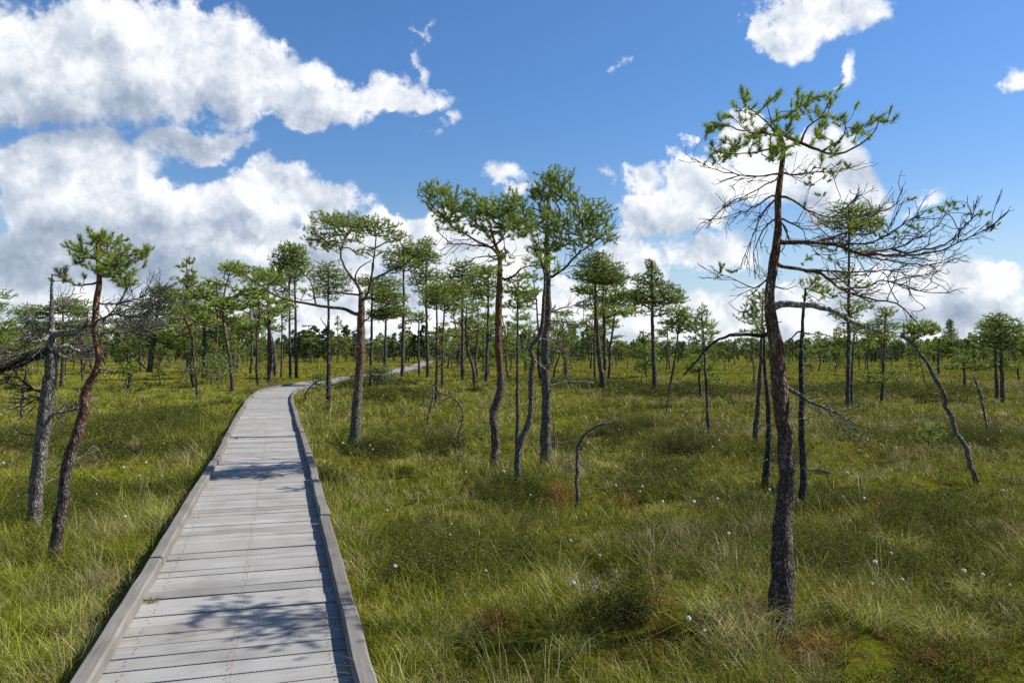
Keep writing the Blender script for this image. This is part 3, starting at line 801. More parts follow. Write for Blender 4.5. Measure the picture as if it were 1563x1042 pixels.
px_tree('bog_pine', 'crooked orange barked pine with a single rounded green crown, second trunk left of the boardwalk', 'pine', (82, 862),
    [(82, 862, 20), (88, 810, 20), (97, 750, 19), (104, 705, 19), (117, 662, 18), (128, 622, 17), (131, 598, 15), (148, 562, 14), (150, 540, 13), (146, 515, 13), (145, 490, 12), (148, 460, 12), (151, 430, 10), (150, 400, 8), (148, 372, 5)],
    [(6, 2.5, 'live', -.3, [(150, 405), (170, 395), (195, 392), (222, 385)]), (6, 2.5, 'live', .2, [(150, 420), (175, 425), (195, 430)]), (6, 2.5, 'live', -.2, [(150, 432), (125, 435), (105, 430), (88, 418)]), (5, 2.5, 'live', .3, [(150, 398), (130, 388), (112, 382)]),
     (5, 2, 'dead', -.2, [(148, 465), (185, 462), (215, 455), (238, 446)]), (6, 2, 'dead', .2, [(147, 510), (190, 506), (225, 499), (246, 495)]), (6, 2, 'dead', -.3, [(147, 490), (175, 480), (205, 485), (232, 475)]), (7, 4, 'silver', -.05, [(150, 560), (160, 563), (174, 567)]), (4, 2, 'dead', .2, [(147, 480), (175, 495), (200, 500)]), (5, 3, 'dead', 0, [(129, 628), (138, 630)]), (4, 2, 'dead', .1, [(122, 660), (129, 660)])],
    [(148, 362, 22, 9, 1.5), (115, 380, 15, 10, 1.3), (165, 372, 24, 12, 1.3), (198, 388, 26, 14, 1.1), (225, 384, 12, 9, 1.2), (165, 405, 28, 14, 1.2), (190, 430, 24, 11, 1.2), (135, 395, 20, 14, 1.0), (106, 427, 20, 8, .9), (90, 412, 7, 8, 1.2), (178, 415, 26, 14, 1.0),
     (200, 470, 40, 12, .45, 0), (200, 500, 40, 10, .35, 0), (130, 450, 14, 14, .5, 0), (225, 462, 20, 10, .7, 0)], hero=True, orange=.85, bark=(.14, .112, .10), twig_k=1.1, spray=(55, .36, ('dead',)))

px_tree('bog_pine', 'spreading forked pine with a long left-reaching limb, just right of the boardwalk bend', 'pine', (541, 682),
    [(541, 682, 27), (543, 650, 22), (546, 600, 19), (549, 560, 18), (551, 520, 19), (551, 490, 17), (552, 470, 15), (551, 450, 10)],
    [(9, 4, 'live', .3, [(551, 452), (546, 435), (530, 413), (523, 395), (525, 375), (535, 352), (545, 335)]), (8, 4, 'live', -.3, [(553, 462), (565, 440), (570, 415), (572, 390), (574, 362)]),
     (10, 4, 'live', -.6, [(547, 481), (520, 470), (490, 466), (462, 461), (438, 457), (418, 449), (400, 437), (375, 420)]), (5, 3, 'live', -.2, [(482, 465), (478, 440), (470, 424), (455, 410)]), (6, 3, 'live', .3, [(551, 450), (520, 447), (500, 450), (480, 455)]),
     (7, 3, 'dark', .4, [(571, 425), (592, 415), (620, 402), (640, 386), (655, 372)]), (6, 3, 'dark', -.2, [(552, 492), (565, 484), (576, 474)]), (5, 2, 'dead', -.2, [(551, 500), (542, 505), (530, 510)]), (5, 3, 'silver', .1, [(552, 522), (562, 524), (570, 519)]), (5, 3, 'live', -.3, [(525, 378), (505, 372), (485, 358)]), (5, 3, 'live', .3, [(573, 378), (592, 370), (612, 364)]), (5, 2.5, 'live', 0, [(540, 428), (545, 415), (560, 402), (568, 396)])],
    [(500, 335, 24, 10, 1.2), (520, 343, 28, 14, 1.1), (548, 340, 26, 10, 1.2), (578, 347, 30, 10, 1.2), (605, 362, 22, 7, 1.3), (490, 365, 24, 11, 1.1), (510, 376, 15, 8, 1.1), (476, 352, 8, 6, 1.2), (562, 385, 20, 7, 1), (535, 360, 20, 10, .9), (380, 415, 22, 7, 1.2), (400, 426, 26, 8, 1.2), (365, 411, 11, 7, 1.3), (428, 440, 20, 9, .8), (450, 415, 15, 8, .7), (475, 445, 14, 7, .6), (645, 378, 14, 8, .8), (615, 398, 18, 8, .7),
     (600, 400, 30, 18, .4, 0), (460, 440, 40, 14, .4, 0)], hero=True, wk=.7, orange=.6, bark=(.20, .175, .148), spray=(8, .3, ('dark', 'dead')))

px_tree('bog_pine', 'straight orange trunked pine with a broad crown leaning left, left of the central pair', 'pine', (755, 722),
    [(755, 722, 17), (756, 690, 16), (755, 655, 15), (753, 632, 15), (763, 600, 16), (765, 580, 15), (762, 555, 13), (760, 520, 13), (761, 480, 12), (762, 440, 12), (763, 410, 10), (762, 390, 8), (756, 374, 6), (748, 345, 4)],
    [(7, 3, 'live', -.2, [(760, 382), (735, 372), (705, 358), (680, 340), (660, 315), (648, 298)]), (5, 2.5, 'live', .4, [(757, 375), (735, 350), (720, 330)]), (5, 2.5, 'live', -.4, [(758, 375), (775, 350), (795, 335)]), (8, 3, 'dark', .2, [(765, 428), (785, 422), (800, 408), (830, 404)]), (4, 2, 'dead', -.2, [(757, 392), (725, 394), (705, 410)]), (5, 2.5, 'live', -.3, [(759, 378), (720, 372), (690, 372), (670, 355)]),
     (3, 2, 'dead', 0, [(757, 652), (745, 646), (740, 645)]), (3, 2, 'dead', 0, [(757, 655), (768, 655), (774, 654)])],
    [(660, 290, 18, 11, 1.2), (690, 300, 30, 12, 1.1), (680, 325, 24, 13, 1.1), (718, 318, 30, 14, 1.1), (748, 325, 30, 17, 1.1), (778, 320, 28, 18, 1.1), (765, 348, 34, 12, 1), (795, 345, 22, 15, 1), (705, 345, 25, 10, .9), (765, 398, 14, 12, .9), (742, 412, 14, 7, .8), (785, 300, 10, 12, 1.0),
     (705, 365, 30, 9, .5, 0), (780, 385, 30, 14, .5, 0)], hero=True, fwd=-1.15, orange=1.0, bark=(.20, .15, .118), spray=(12, .35, ('dark', 'dead', 'live')))
px_tree('bog_pine', 'tall dark trunked pine with wide crown and long dead limb, right of the pair', 'pine', (832, 712),
    [(832, 712, 18), (833, 660, 17), (834, 600, 15), (832, 560, 15), (834, 500, 14), (836, 450, 13), (835, 410, 12), (835, 370, 9), (836, 330, 7), (838, 300, 6), (843, 268, 4)],
    [(8, 3, 'dark', .2, [(838, 426), (860, 411), (880, 392), (905, 371), (928, 356), (940, 342)]), (5, 2.5, 'live', -.3, [(838, 346), (868, 341), (893, 324), (922, 318)]), (5, 2.5, 'live', .3, [(836, 325), (818, 318), (806, 316)]), (6, 3, 'silver', -.1, [(835, 590), (850, 585), (865, 579), (885, 580), (906, 584)]), (5, 2, 'dead', .2, [(837, 478), (868, 469), (900, 468)]), (4, 2, 'dead', -.2, [(837, 490), (865, 492), (890, 502)]), (5, 2.5, 'live', -.2, [(837, 385), (860, 375), (885, 362)]), (5, 2.5, 'live', .2, [(837, 300), (855, 293), (872, 280)]), (3, 2, 'dead', .1, [(835, 545), (855, 530), (862, 548), (866, 570)]), (4, 2, 'dead', .1, [(835, 535), (850, 532), (858, 526)])],
    [(848, 267, 22, 9, 1.2), (842, 284, 28, 11, 1.1), (852, 300, 28, 9, 1), (822, 294, 16, 9, 1.1), (875, 304, 9, 8, 1.3), (830, 335, 28, 17, 1), (862, 340, 34, 15, 1), (900, 322, 24, 14, 1.1), (916, 335, 16, 9, 1.1), (872, 365, 34, 12, .9), (838, 370, 24, 13, .9), (818, 382, 14, 9, .9), (930, 366, 11, 8, 1), (905, 348, 24, 10, 1),
     (890, 385, 35, 14, .8, 0), (850, 400, 30, 14, .5, 0), (870, 470, 30, 12, .4, 0)], hero=True, fwd=-.9, orange=.15, bark=(.19, .168, .142), spray=(12, .4, ('dark', 'dead')))
px_tree('bog_pine', 'thin snaking pine stem with a kinked trunk standing in front of the central pair', 'pine', (791, 752),
    [(791, 752, 15), (789, 720, 13), (791, 690, 12), (797, 667, 12), (808, 642, 11), (811, 615, 10), (811, 590, 10), (812, 562, 9), (815, 547, 9), (810, 535, 9), (813, 525, 8), (822, 514, 8), (828, 495, 8), (830, 460, 7), (832, 425, 5), (826, 395, 3)],
    [(4, 2, 'silver', -.1, [(815, 550), (830, 560), (842, 576)]), (4, 2, 'silver', .1, [(811, 528), (800, 530), (828, 500)]), (3, 2, 'dead', -.1, [(797, 668), (790, 662)])],
    [(822, 400, 22, 12, .8), (845, 410, 14, 8, .7), (835, 440, 20, 12, .3, 0)], hero=True, orange=.1, bark=(.20, .178, .15), spray=(10, .2, ('silver', 'dead')))

# ---- small dead stems close by
def stem(label, base, trunk, limbs=(), pads=(), cat='dead tree', **kw):
    return px_tree('dead_sapling', label, cat, base, trunk, limbs, pads, orange=0, dens=2.6, wk=.62, bark=(.24, .215, .185), par_name='stem', **kw)
stem('bent dead sapling arching over to the right like a crook, right of the kinked pine', (880, 775), [(880, 775, 10), (882, 740, 9), (879, 700, 9), (884, 675, 8), (896, 660, 7), (915, 648, 6), (942, 644, 3)],
     [(4, 2, 'dead', -.1, [(880, 720), (870, 708), (866, 694)]), (4, 1.5, 'dead', .15, [(893, 663), (902, 672), (914, 690)]), (4, 1.5, 'dead', -.1, [(920, 647), (930, 655), (946, 662)]), (3, 1.5, 'dead', .1, [(884, 690), (893, 703), (902, 712)]), (3, 1.5, 'dead', .1, [(915, 648), (932, 636), (937, 622)])], [(935, 638, 20, 12, 1.6, 0), (900, 665, 18, 10, .6, 0)])
stem('thin dead sapling bowed into an arch over the grass left of the orange pine', (702, 686), [(702, 686, 6), (702, 660, 5), (706, 640, 5), (702, 617, 5), (688, 605, 4), (668, 598, 3)], [(3, 1.5, 'dead', .2, [(690, 605), (675, 612), (668, 622)])], [(668, 600, 22, 7, .5, 0)])
stem('short crooked dead sapling under the thicket of slim pines', (652, 656), [(652, 656, 5), (654, 635, 4), (660, 612, 4), (662, 590, 3)], [], [(655, 595, 22, 12, .6, 0)])
stem('curved dead twig sprouting from the grass right of the spreading pine', (638, 652), [(638, 652, 4), (634, 636, 3), (622, 626, 3), (614, 634, 2)], [], [])
stem('pale short dead stick standing upright behind the dark trunked pine', (846, 686), [(846, 686, 5), (847, 665, 4), (845, 645, 3)], [], [])
stem('long leaning bare trunk bending towards the left, far right of the bog', (1492, 738), [(1492, 738, 13), (1480, 702, 12), (1461, 660, 11), (1441, 605, 10), (1420, 562, 9), (1398, 528, 7), (1376, 512, 5)], [(4, 2, 'dead', .2, [(1398, 528), (1392, 512), (1385, 490), (1378, 470)]), (3, 1.5, 'dead', -.2, [(1415, 556), (1405, 560)])], [(1405, 500, 22, 9, .9), (1392, 510, 14, 8, .7), (1422, 506, 8, 5, 1)])
stem('slim dead sapling leaning left by a short stub near the right edge', (1511, 665), [(1511, 665, 6), (1505, 640, 6), (1497, 605, 5), (1488, 575, 4)], [(4, 2, 'dead', .1, [(1511, 662), (1517, 652), (1522, 668)])], [(1490, 578, 18, 8, .6, 0)])
stem('small twiggy dead sapling half bare in the grass left of the boardwalk bend', (301, 608), [(301, 608, 7), (299, 585, 6), (296, 560, 5), (296, 535, 3)], [(3, 1.5, 'dead', .1, [(298, 570), (312, 560), (322, 555)]), (3, 1.5, 'dead', -.1, [(299, 575), (285, 565), (278, 572)])], [(325, 560, 30, 16, .35, .6), (290, 565, 24, 14, .5, 0)])
stem('tiny bent dead stem with a hooked tip in the grass left of centre bog', (191, 602), [(191, 602, 4), (192, 585, 3), (196, 575, 3), (203, 570, 2)], [], [])
stem('low dead twig lying against the right edge of the boardwalk bend', (466, 612), [(466, 612, 4), (468, 598, 4), (478, 586, 3), (492, 578, 3)], [], [(490, 578, 16, 8, .6, .7)])
stem('pale leaning dead pole among the pines behind the crooked left pine', (226, 566), [(226, 566, 4), (214, 554, 4), (198, 540, 3)], [], [])
stem('slender dead sapling tilted beside a pine at the middle of the right hand bog', (1017, 634), [(1017, 634, 4), (1019, 612, 4), (1024, 585, 3)], [], [(1026, 590, 16, 10, .4, 0)])
stem('grey twiggy skeleton shrub beside the trunk of the spreading pine', (574, 596), [(574, 596, 5), (578, 580, 4), (582, 568, 3)], [(3, 1.5, 'dead', .1, [(578, 580), (598, 578), (612, 586)])], [(580, 572, 22, 12, 1.0, 0), (575, 566, 20, 8, .5, .7)])
stem('dead bleached sapling behind the dead left pine', (32, 640), [(32, 640, 7), (35, 610, 6), (38, 580, 5), (40, 555, 3)], [(3, 1.5, 'dead', .1, [(38, 585), (50, 590), (58, 600)])], [(40, 570, 22, 14, .4, 0)])
stem('dead fork of a small broken shrub in the grass right of the boardwalk', (682, 672), [(682, 672, 6), (684, 662, 5), (680, 655, 4)], [(4, 2, 'dead', 0, [(682, 668), (672, 672), (658, 674)])], [])

# ---- slim pines further back
def pine(label, base, top, w, pads, lean=None, orange=.35, cat='pine', kind='bog_pine', limbs=(), **kw):
    tr = lean or [(base[0], base[1]), (base[0] + (top[0] - base[0]) * .5 + ((base[0] * 7) % 5 - 2) * .7, (base[1] + top[1]) / 2), top]
    n = len(tr)
    tr = [(x, y, max(2.2, w * (1 - .72 * (i / (n - 1)) ** 1.1))) for i, (x, y) in enumerate(tr)]
    return px_tree(kind, label, cat, base, tr, limbs, pads, orange=orange, **kw)

pine('pine with flat green tiers behind the dead left pine', (94, 592), (96, 470), 7, [(50, 476, 26, 9), (110, 472, 26, 9), (100, 500, 28, 10), (70, 500, 24, 10), (125, 505, 18, 8), (96, 462, 16, 7)])
pine('leafy pine cut by the left edge of the picture', (-8, 622), (-4, 440), 9, [(4, 450, 14, 6), (10, 500, 26, 14), (22, 528, 26, 14), (-12, 470, 24, 10), (15, 555, 20, 8, .5), (38, 545, 14, 10), (-15, 520, 20, 14)])
pine('bushy dense dark pine behind the crooked left pine', (228, 568), (246, 438), 10, [(244, 444, 18, 8), (262, 452, 20, 10), (240, 466, 28, 12), (268, 478, 24, 14), (232, 492, 30, 14), (258, 505, 32, 14), (225, 515, 26, 12), (275, 520, 20, 10), (205, 500, 16, 8)], dens=1.3)
pine('pale feathery young birch among dark pines on the left', (286, 566), (287, 428), 5, [(287, 436, 7, 10), (288, 455, 13, 12), (285, 475, 18, 14), (292, 495, 22, 14), (284, 515, 22, 12), (290, 535, 18, 10)], orange=0, leafcol='birch', cat='birch', kind='birch', bark=(.25, .24, .22))
pine('slim pine with small umbrella top left of the boardwalk bend', (311, 578), (312, 446), 9, [(312, 449, 22, 6), (325, 455, 14, 5), (335, 462, 9, 4), (318, 480, 24, 10), (340, 490, 18, 8), (300, 490, 14, 7), (330, 510, 24, 9), (345, 525, 22, 9), (318, 535, 22, 8)])
pine('little round crowned pine standing right of the umbrella topped pine', (362, 562), (364, 488), 6, [(364, 490, 18, 7), (352, 500, 12, 6), (378, 500, 12, 6), (366, 510, 20, 7)])
pine('little pine with two flat tiers, left of the trunk cluster', (392, 551), (393, 478), 5, [(390, 480, 16, 6), (400, 490, 16, 6), (384, 500, 12, 5)])
pine('slim dark pine at the left of the trunk cluster past the boardwalk bend', (411, 575), (409, 415), 8, [(405, 420, 20, 8), (425, 412, 16, 8), (395, 440, 14, 6, .6)], orange=.1)
pine('zigzag stemmed pine in the trunk cluster past the boardwalk bend', (420, 576), (398, 462), 7, [(392, 470, 10, 5, .8), (425, 500, 12, 6, .7)], lean=[(420, 576), (418, 535), (413, 510), (404, 488), (397, 470)], orange=0)
pine('thinnest pine in the trunk cluster past the boardwalk bend', (429, 577), (430, 470), 4, [(430, 472, 12, 6), (440, 485, 10, 5)], orange=.1)
pine('straight pine with light trunk in the trunk cluster past the boardwalk bend', (443, 577), (442, 400), 6, [(440, 385, 20, 12), (428, 398, 16, 8), (455, 402, 16, 8)], orange=.3)
pine('rightmost tall pine of the trunk cluster past the boardwalk bend', (452, 578), (447, 380), 7, [(446, 380, 18, 8), (458, 395, 18, 10), (435, 410, 16, 8), (462, 415, 14, 7), (440, 425, 20, 8)], orange=.2)
pine('dark slim pine with a stubby low snag, between boardwalk and spreading pine', (501, 618), (501, 412), 9, [(502, 410, 22, 9), (515, 425, 20, 9), (490, 425, 18, 8), (505, 440, 26, 8), (500, 452, 20, 6, .6)], orange=0, bark=(.085, .075, .068), limbs=[(4, 2.5, 'dark', -.1, [(501, 545), (507, 537), (512, 528)]), (4, 2, 'dead', .1, [(499, 500), (492, 492), (488, 484)])])
pine('pine directly behind the spreading pine with a low green crown', (566, 596), (568, 400), 7, [(590, 435, 26, 11), (575, 450, 24, 9), (600, 455, 22, 8), (560, 430, 16, 8), (605, 475, 22, 8), (580, 480, 20, 8)], orange=.2)
pine('dark pine beyond the far boardwalk with a small flat crown', (588, 561), (590, 462), 7, [(590, 465, 20, 8), (604, 475, 16, 7), (578, 478, 14, 6)], orange=.1)
pine('slim bright orange pine standing at the far boardwalk edge', (614, 576), (616, 372), 8, [(620, 378, 20, 8), (604, 390, 18, 8), (632, 388, 20, 9), (615, 402, 26, 9), (640, 402, 14, 7), (600, 410, 14, 7, .7)], orange=1.0)
pine('short thin pine with a lone tuft right of the bright orange pine', (640, 573), (640, 478), 5, [(634, 482, 14, 7), (646, 486, 10, 6)], orange=.1)
pine('tall slim pine with an open wispy top beyond the boardwalk', (653, 576), (650, 366), 7, [(652, 372, 12, 8), (645, 388, 18, 8), (660, 395, 14, 8), (648, 415, 22, 8), (665, 425, 18, 7), (638, 430, 16, 7), (655, 445, 20, 7)], orange=.1)
pine('knotty slim pine with bare lower twigs, left in the thicket of slim pines', (666, 616), (667, 440), 7, [(664, 442, 20, 8), (675, 455, 18, 8), (655, 462, 16, 7), (680, 530, 12, 6, .8)], orange=.1, limbs=[(3, 1.5, 'dead', .1, [(666, 560), (680, 550), (690, 540)]), (3, 1.5, 'dead', .1, [(666, 590), (650, 585), (640, 592)])])
pine('reddish slim pine in the thicket of slim pines', (675, 592), (680, 440), 6, [(682, 440, 28, 9), (695, 450, 18, 8), (668, 452, 18, 8), (685, 465, 24, 7)], orange=.9)
pine('tallest dense pine of the thicket of slim pines', (706, 581), (706, 402), 8, [(706, 406, 20, 8), (718, 418, 24, 9), (694, 422, 20, 9), (712, 438, 30, 10), (690, 445, 18, 8), (730, 450, 18, 8)], orange=.15)
pine('leaning pine slanting left beside the thicket of slim pines', (725, 590), (708, 450), 8, [(712, 470, 16, 8), (722, 482, 14, 7), (735, 500, 16, 7)], lean=[(725, 590), (722, 562), (714, 532), (711, 500), (712, 470)], orange=.1)
pine('dark pine with a ragged crown just left of the orange trunked pine', (742, 583), (745, 415), 8, [(742, 416, 22, 9), (728, 430, 18, 8), (752, 435, 16, 8), (740, 450, 20, 8)], orange=.1)
pine('slim grey pine with a grey-green top between the two central crowns', (789, 690), (790, 428), 8, [(790, 432, 18, 9), (778, 445, 16, 8), (802, 445, 16, 8), (790, 462, 20, 9), (795, 480, 18, 6, .5)], orange=0, bark=(.15, .14, .125))
pine('leaning pine with grey base, thickest of three past the central pair', (920, 592), (908, 395), 11, [(912, 392, 20, 7), (905, 404, 24, 8), (928, 408, 22, 8), (892, 420, 20, 8), (918, 425, 28, 9), (940, 425, 18, 8)], lean=[(921, 592), (915, 545), (911, 500), (909, 450), (908, 396)], orange=.75)
pine('thin left pine of the three past the central pair', (908, 578), (908, 440), 5, [(900, 440, 18, 7), (912, 455, 18, 7), (895, 465, 16, 6)], orange=.1)
pine('thin right pine of the three past the central pair', (923, 581), (924, 430), 5, [(932, 435, 20, 8), (945, 450, 20, 8), (955, 462, 18, 8), (928, 460, 16, 7), (965, 475, 14, 6)], orange=.2)
pine('cone shaped pine standing alone in the middle of the right bog', (1000, 600), (995, 398), 10, [(993, 404, 8, 8), (998, 418, 13, 8), (988, 432, 18, 7), (1010, 436, 18, 7), (980, 448, 22, 8), (1022, 448, 22, 8), (1000, 460, 30, 8), (1036, 458, 12, 6), (972, 458, 12, 6), (1005, 476, 24, 6, .6)], orange=.7)
pine('small pine leaning right next to the cone shaped pine', (1021, 606), (1035, 478), 6, [(1038, 478, 16, 9), (1048, 488, 14, 8), (1026, 492, 14, 7), (1040, 502, 16, 6)], lean=[(1021, 606), (1028, 562), (1034, 520), (1036, 482)], orange=.1)
pine('thin young pine with needles only at the top, standing before the broken arching branch', (1082, 672), (1072, 474), 7, [(1070, 478, 9, 10), (1076, 492, 16, 8), (1062, 500, 12, 7), (1082, 505, 14, 7), (1070, 518, 20, 6), (1092, 575, 9, 6, .8), (1068, 560, 9, 5, .5)], lean=[(1082, 672), (1080, 622), (1077, 570), (1075, 525), (1071, 478)], orange=0)
pine('bright pale green young birch beyond the middle of the bog', (986, 574), (982, 508), 4, [(983, 514, 10, 8), (982, 528, 15, 10), (988, 544, 17, 10), (984, 558, 14, 7)], orange=0, leafcol='birch', cat='birch', kind='birch', bark=(.25, .24, .22))
pine('stunted broad pine hidden behind the thin young pine', (1070, 607), (1068, 545), 7, [(1066, 548, 14, 6), (1080, 560, 12, 6), (1056, 562, 12, 6)], orange=.1)
pine('slim leaning pine with a sparse crown close left of the nearest pine', (1153, 678), (1164, 448), 10, [(1150, 466, 18, 9), (1160, 452, 14, 8), (1142, 482, 16, 7), (1156, 488, 16, 7)], lean=[(1153, 678), (1157, 620), (1161, 560), (1163, 510), (1164, 455)], orange=0, limbs=[(4, 1.5, 'dead', -.2, [(1162, 510), (1145, 480), (1125, 475), (1112, 462)]), (4, 1.5, 'dead', .2, [(1160, 540), (1140, 555), (1125, 575)]), (4, 1.5, 'dead', -.1, [(1158, 650), (1170, 648), (1184, 649)])])
pine('dark bare trunk right against the nearest pine on its left', (1168, 748), (1165, 500), 13, [(1158, 500, 14, 10, .6), (1150, 540, 22, 14, .4, 0)], lean=[(1168, 748), (1172, 700), (1174, 650), (1171, 600), (1167, 555), (1166, 500)], orange=0, bark=(.085, .075, .068))
pine('dark half dead pine with bare crooked twigs right behind the nearest pine', (1224, 776), (1230, 430), 14, [(1250, 445, 26, 10, .5), (1228, 470, 30, 14, .5, 0), (1262, 470, 24, 12, .5, 0), (1265, 615, 22, 22, .5, 0), (1265, 650, 26, 16, .4, 0), (1258, 545, 20, 20, .4, 0), (1240, 430, 16, 8, .8)],
     lean=[(1224, 776), (1226, 720), (1224, 660), (1223, 600), (1223, 540), (1225, 490), (1230, 440)], orange=0, bark=(.085, .076, .07),
     limbs=[(5, 2, 'dead', -.3, [(1225, 612), (1248, 605), (1262, 614), (1272, 632)]), (4, 2, 'dead', .2, [(1225, 640), (1260, 634), (1290, 652), (1310, 676)]), (4, 2, 'dead', .2, [(1225, 560), (1245, 550), (1262, 548)]), (4, 2, 'dead', -.2, [(1225, 512), (1245, 510), (1262, 520), (1268, 545)]), (5, 2, 'dead', .3, [(1224, 500), (1205, 520), (1196, 545)]), (4, 2, 'dead', -.2, [(1225, 600), (1250, 592), (1268, 600)])])
pine('orange barked pine seen through the bare sweeping branches, with a rounded green top', (1294, 622), (1296, 312), 9, [(1298, 320, 28, 10), (1320, 326, 26, 10), (1280, 338, 28, 10), (1310, 347, 32, 10), (1335, 340, 18, 8), (1290, 480, 22, 10, .7), (1310, 465, 22, 9, .7), (1275, 372, 28, 10, .7), (1320, 385, 26, 9, .6), (1290, 420, 26, 10, .5), (1305, 500, 22, 10, .4)], orange=.8)
pine('grey companion trunk standing against the orange barked pine behind the sweeping branches', (1300, 619), (1304, 500), 6, [(1310, 500, 20, 8, .8), (1285, 520, 22, 8, .7), (1320, 520, 16, 7, .7)], orange=0, bark=(.16, .15, .14))
pine('low branched sparse pine right of the nearest pine', (1346, 616), (1352, 470), 7, [(1352, 476, 14, 8), (1340, 492, 14, 7), (1362, 498, 12, 7), (1345, 512, 20, 7), (1330, 575, 30, 9, .4), (1360, 570, 30, 10, .4)], orange=0)
pine('broad flat topped dark pine at the far right edge, front stem', (1531, 614), (1526, 478), 9, [(1522, 484, 16, 6), (1512, 494, 18, 7), (1540, 494, 20, 7), (1530, 506, 28, 8), (1552, 506, 18, 8), (1505, 518, 22, 7), (1540, 524, 30, 8), (1565, 520, 18, 8), (1500, 560, 22, 5, .4), (1555, 560, 22, 5, .4)], orange=.05)
pine('broad dark pine at the far right edge, stem behind left', (1523, 608), (1518, 490), 8, [(1516, 498, 20, 7), (1500, 512, 18, 6), (1535, 515, 18, 7)], orange=.05)
pine('tall feathery pale birch on the right horizon', (1452, 556), (1450, 488), 4, [(1450, 494, 5, 7), (1451, 508, 9, 8), (1453, 522, 13, 8), (1450, 536, 14, 8)], orange=0, leafcol='birch', cat='birch', kind='birch', bark=(.25, .24, .22))
pine('bent pine with one flat tier, below the pale birch on the right', (1433, 572), (1434, 518), 6, [(1440, 518, 16, 5), (1428, 528, 10, 5)], orange=0)
pine('stunted low pine with long flat limbs near the right edge', (1472, 597), (1470, 545), 7, [(1470, 548, 18, 5, .7), (1490, 560, 20, 5, .5), (1455, 560, 16, 5, .5)], orange=0)
pine('dwarf green pine shrub in the grass right of the nearest pine', (1418, 690), (1420, 658), 5, [(1425, 660, 22, 12, .6), (1410, 668, 16, 10, .5)], orange=0, kind='dwarf_pine', dens=.7)

# ---- fallen and lying wood
def stick(label, pts, w):
    p3 = []
    for (x, y) in pts:
        d = solve_d(x, y)
        q = W(x, y, d); q[2] += .05; p3.append(q)
    p3 = np.array(p3); k = p3[0][1] / F
    o = empty('fallen_branch', tuple(p3[0])); tag(o, label, 'branch')
    mb = MB(); pp = crom(p3, .05); tube(mb, pp, np.linspace(w, w * .5, len(pp)) * .5 * k, 7, (.36, .34, .31), .25, 3); mb.build('stick', M_BARK, o, origin=p3[0])
stick('short bleached branch lying in the grass right of the nearest pine', [(1232, 722), (1250, 722), (1270, 727)], 6)
stick('grey fallen twig lying in the grass left of the boardwalk', [(172, 648), (184, 640), (196, 636)], 3)

# ---- a small white board far off between the left pines
d = solve_d(338, 566); o = empty('marker_board', tuple(W(338, 566, d))); tag(o, 'tiny white board on a post far off between the left-hand pines', 'sign')
def boxmb(c, s, col):
    mb = MB(); v = [(c[0] + sx * s[0] / 2, c[1] + sy * s[1] / 2, c[2] + sz * s[2] / 2) for sx in (-1, 1) for sy in (-1, 1) for sz in (-1, 1)]
    mb.add(v, [(0, 1, 3, 2), (4, 6, 7, 5), (0, 4, 5, 1), (2, 3, 7, 6), (0, 2, 6, 4), (1, 5, 7, 3)], c=col); return mb
M_PAINT = plain_attr_mat('painted_board')
boxmb(W(338, 552, d), (.07, .07, 26 * d / F), (.2, .18, .15)).build('post', M_PAINT, o, False, origin=o.location)
boxmb(W(338, 538, d) + np.array([0, -.06, 0]), (6 * d / F, .03, 8.5 * d / F), (.8, .8, .8)).build('board', M_PAINT, o, False, origin=o.location)

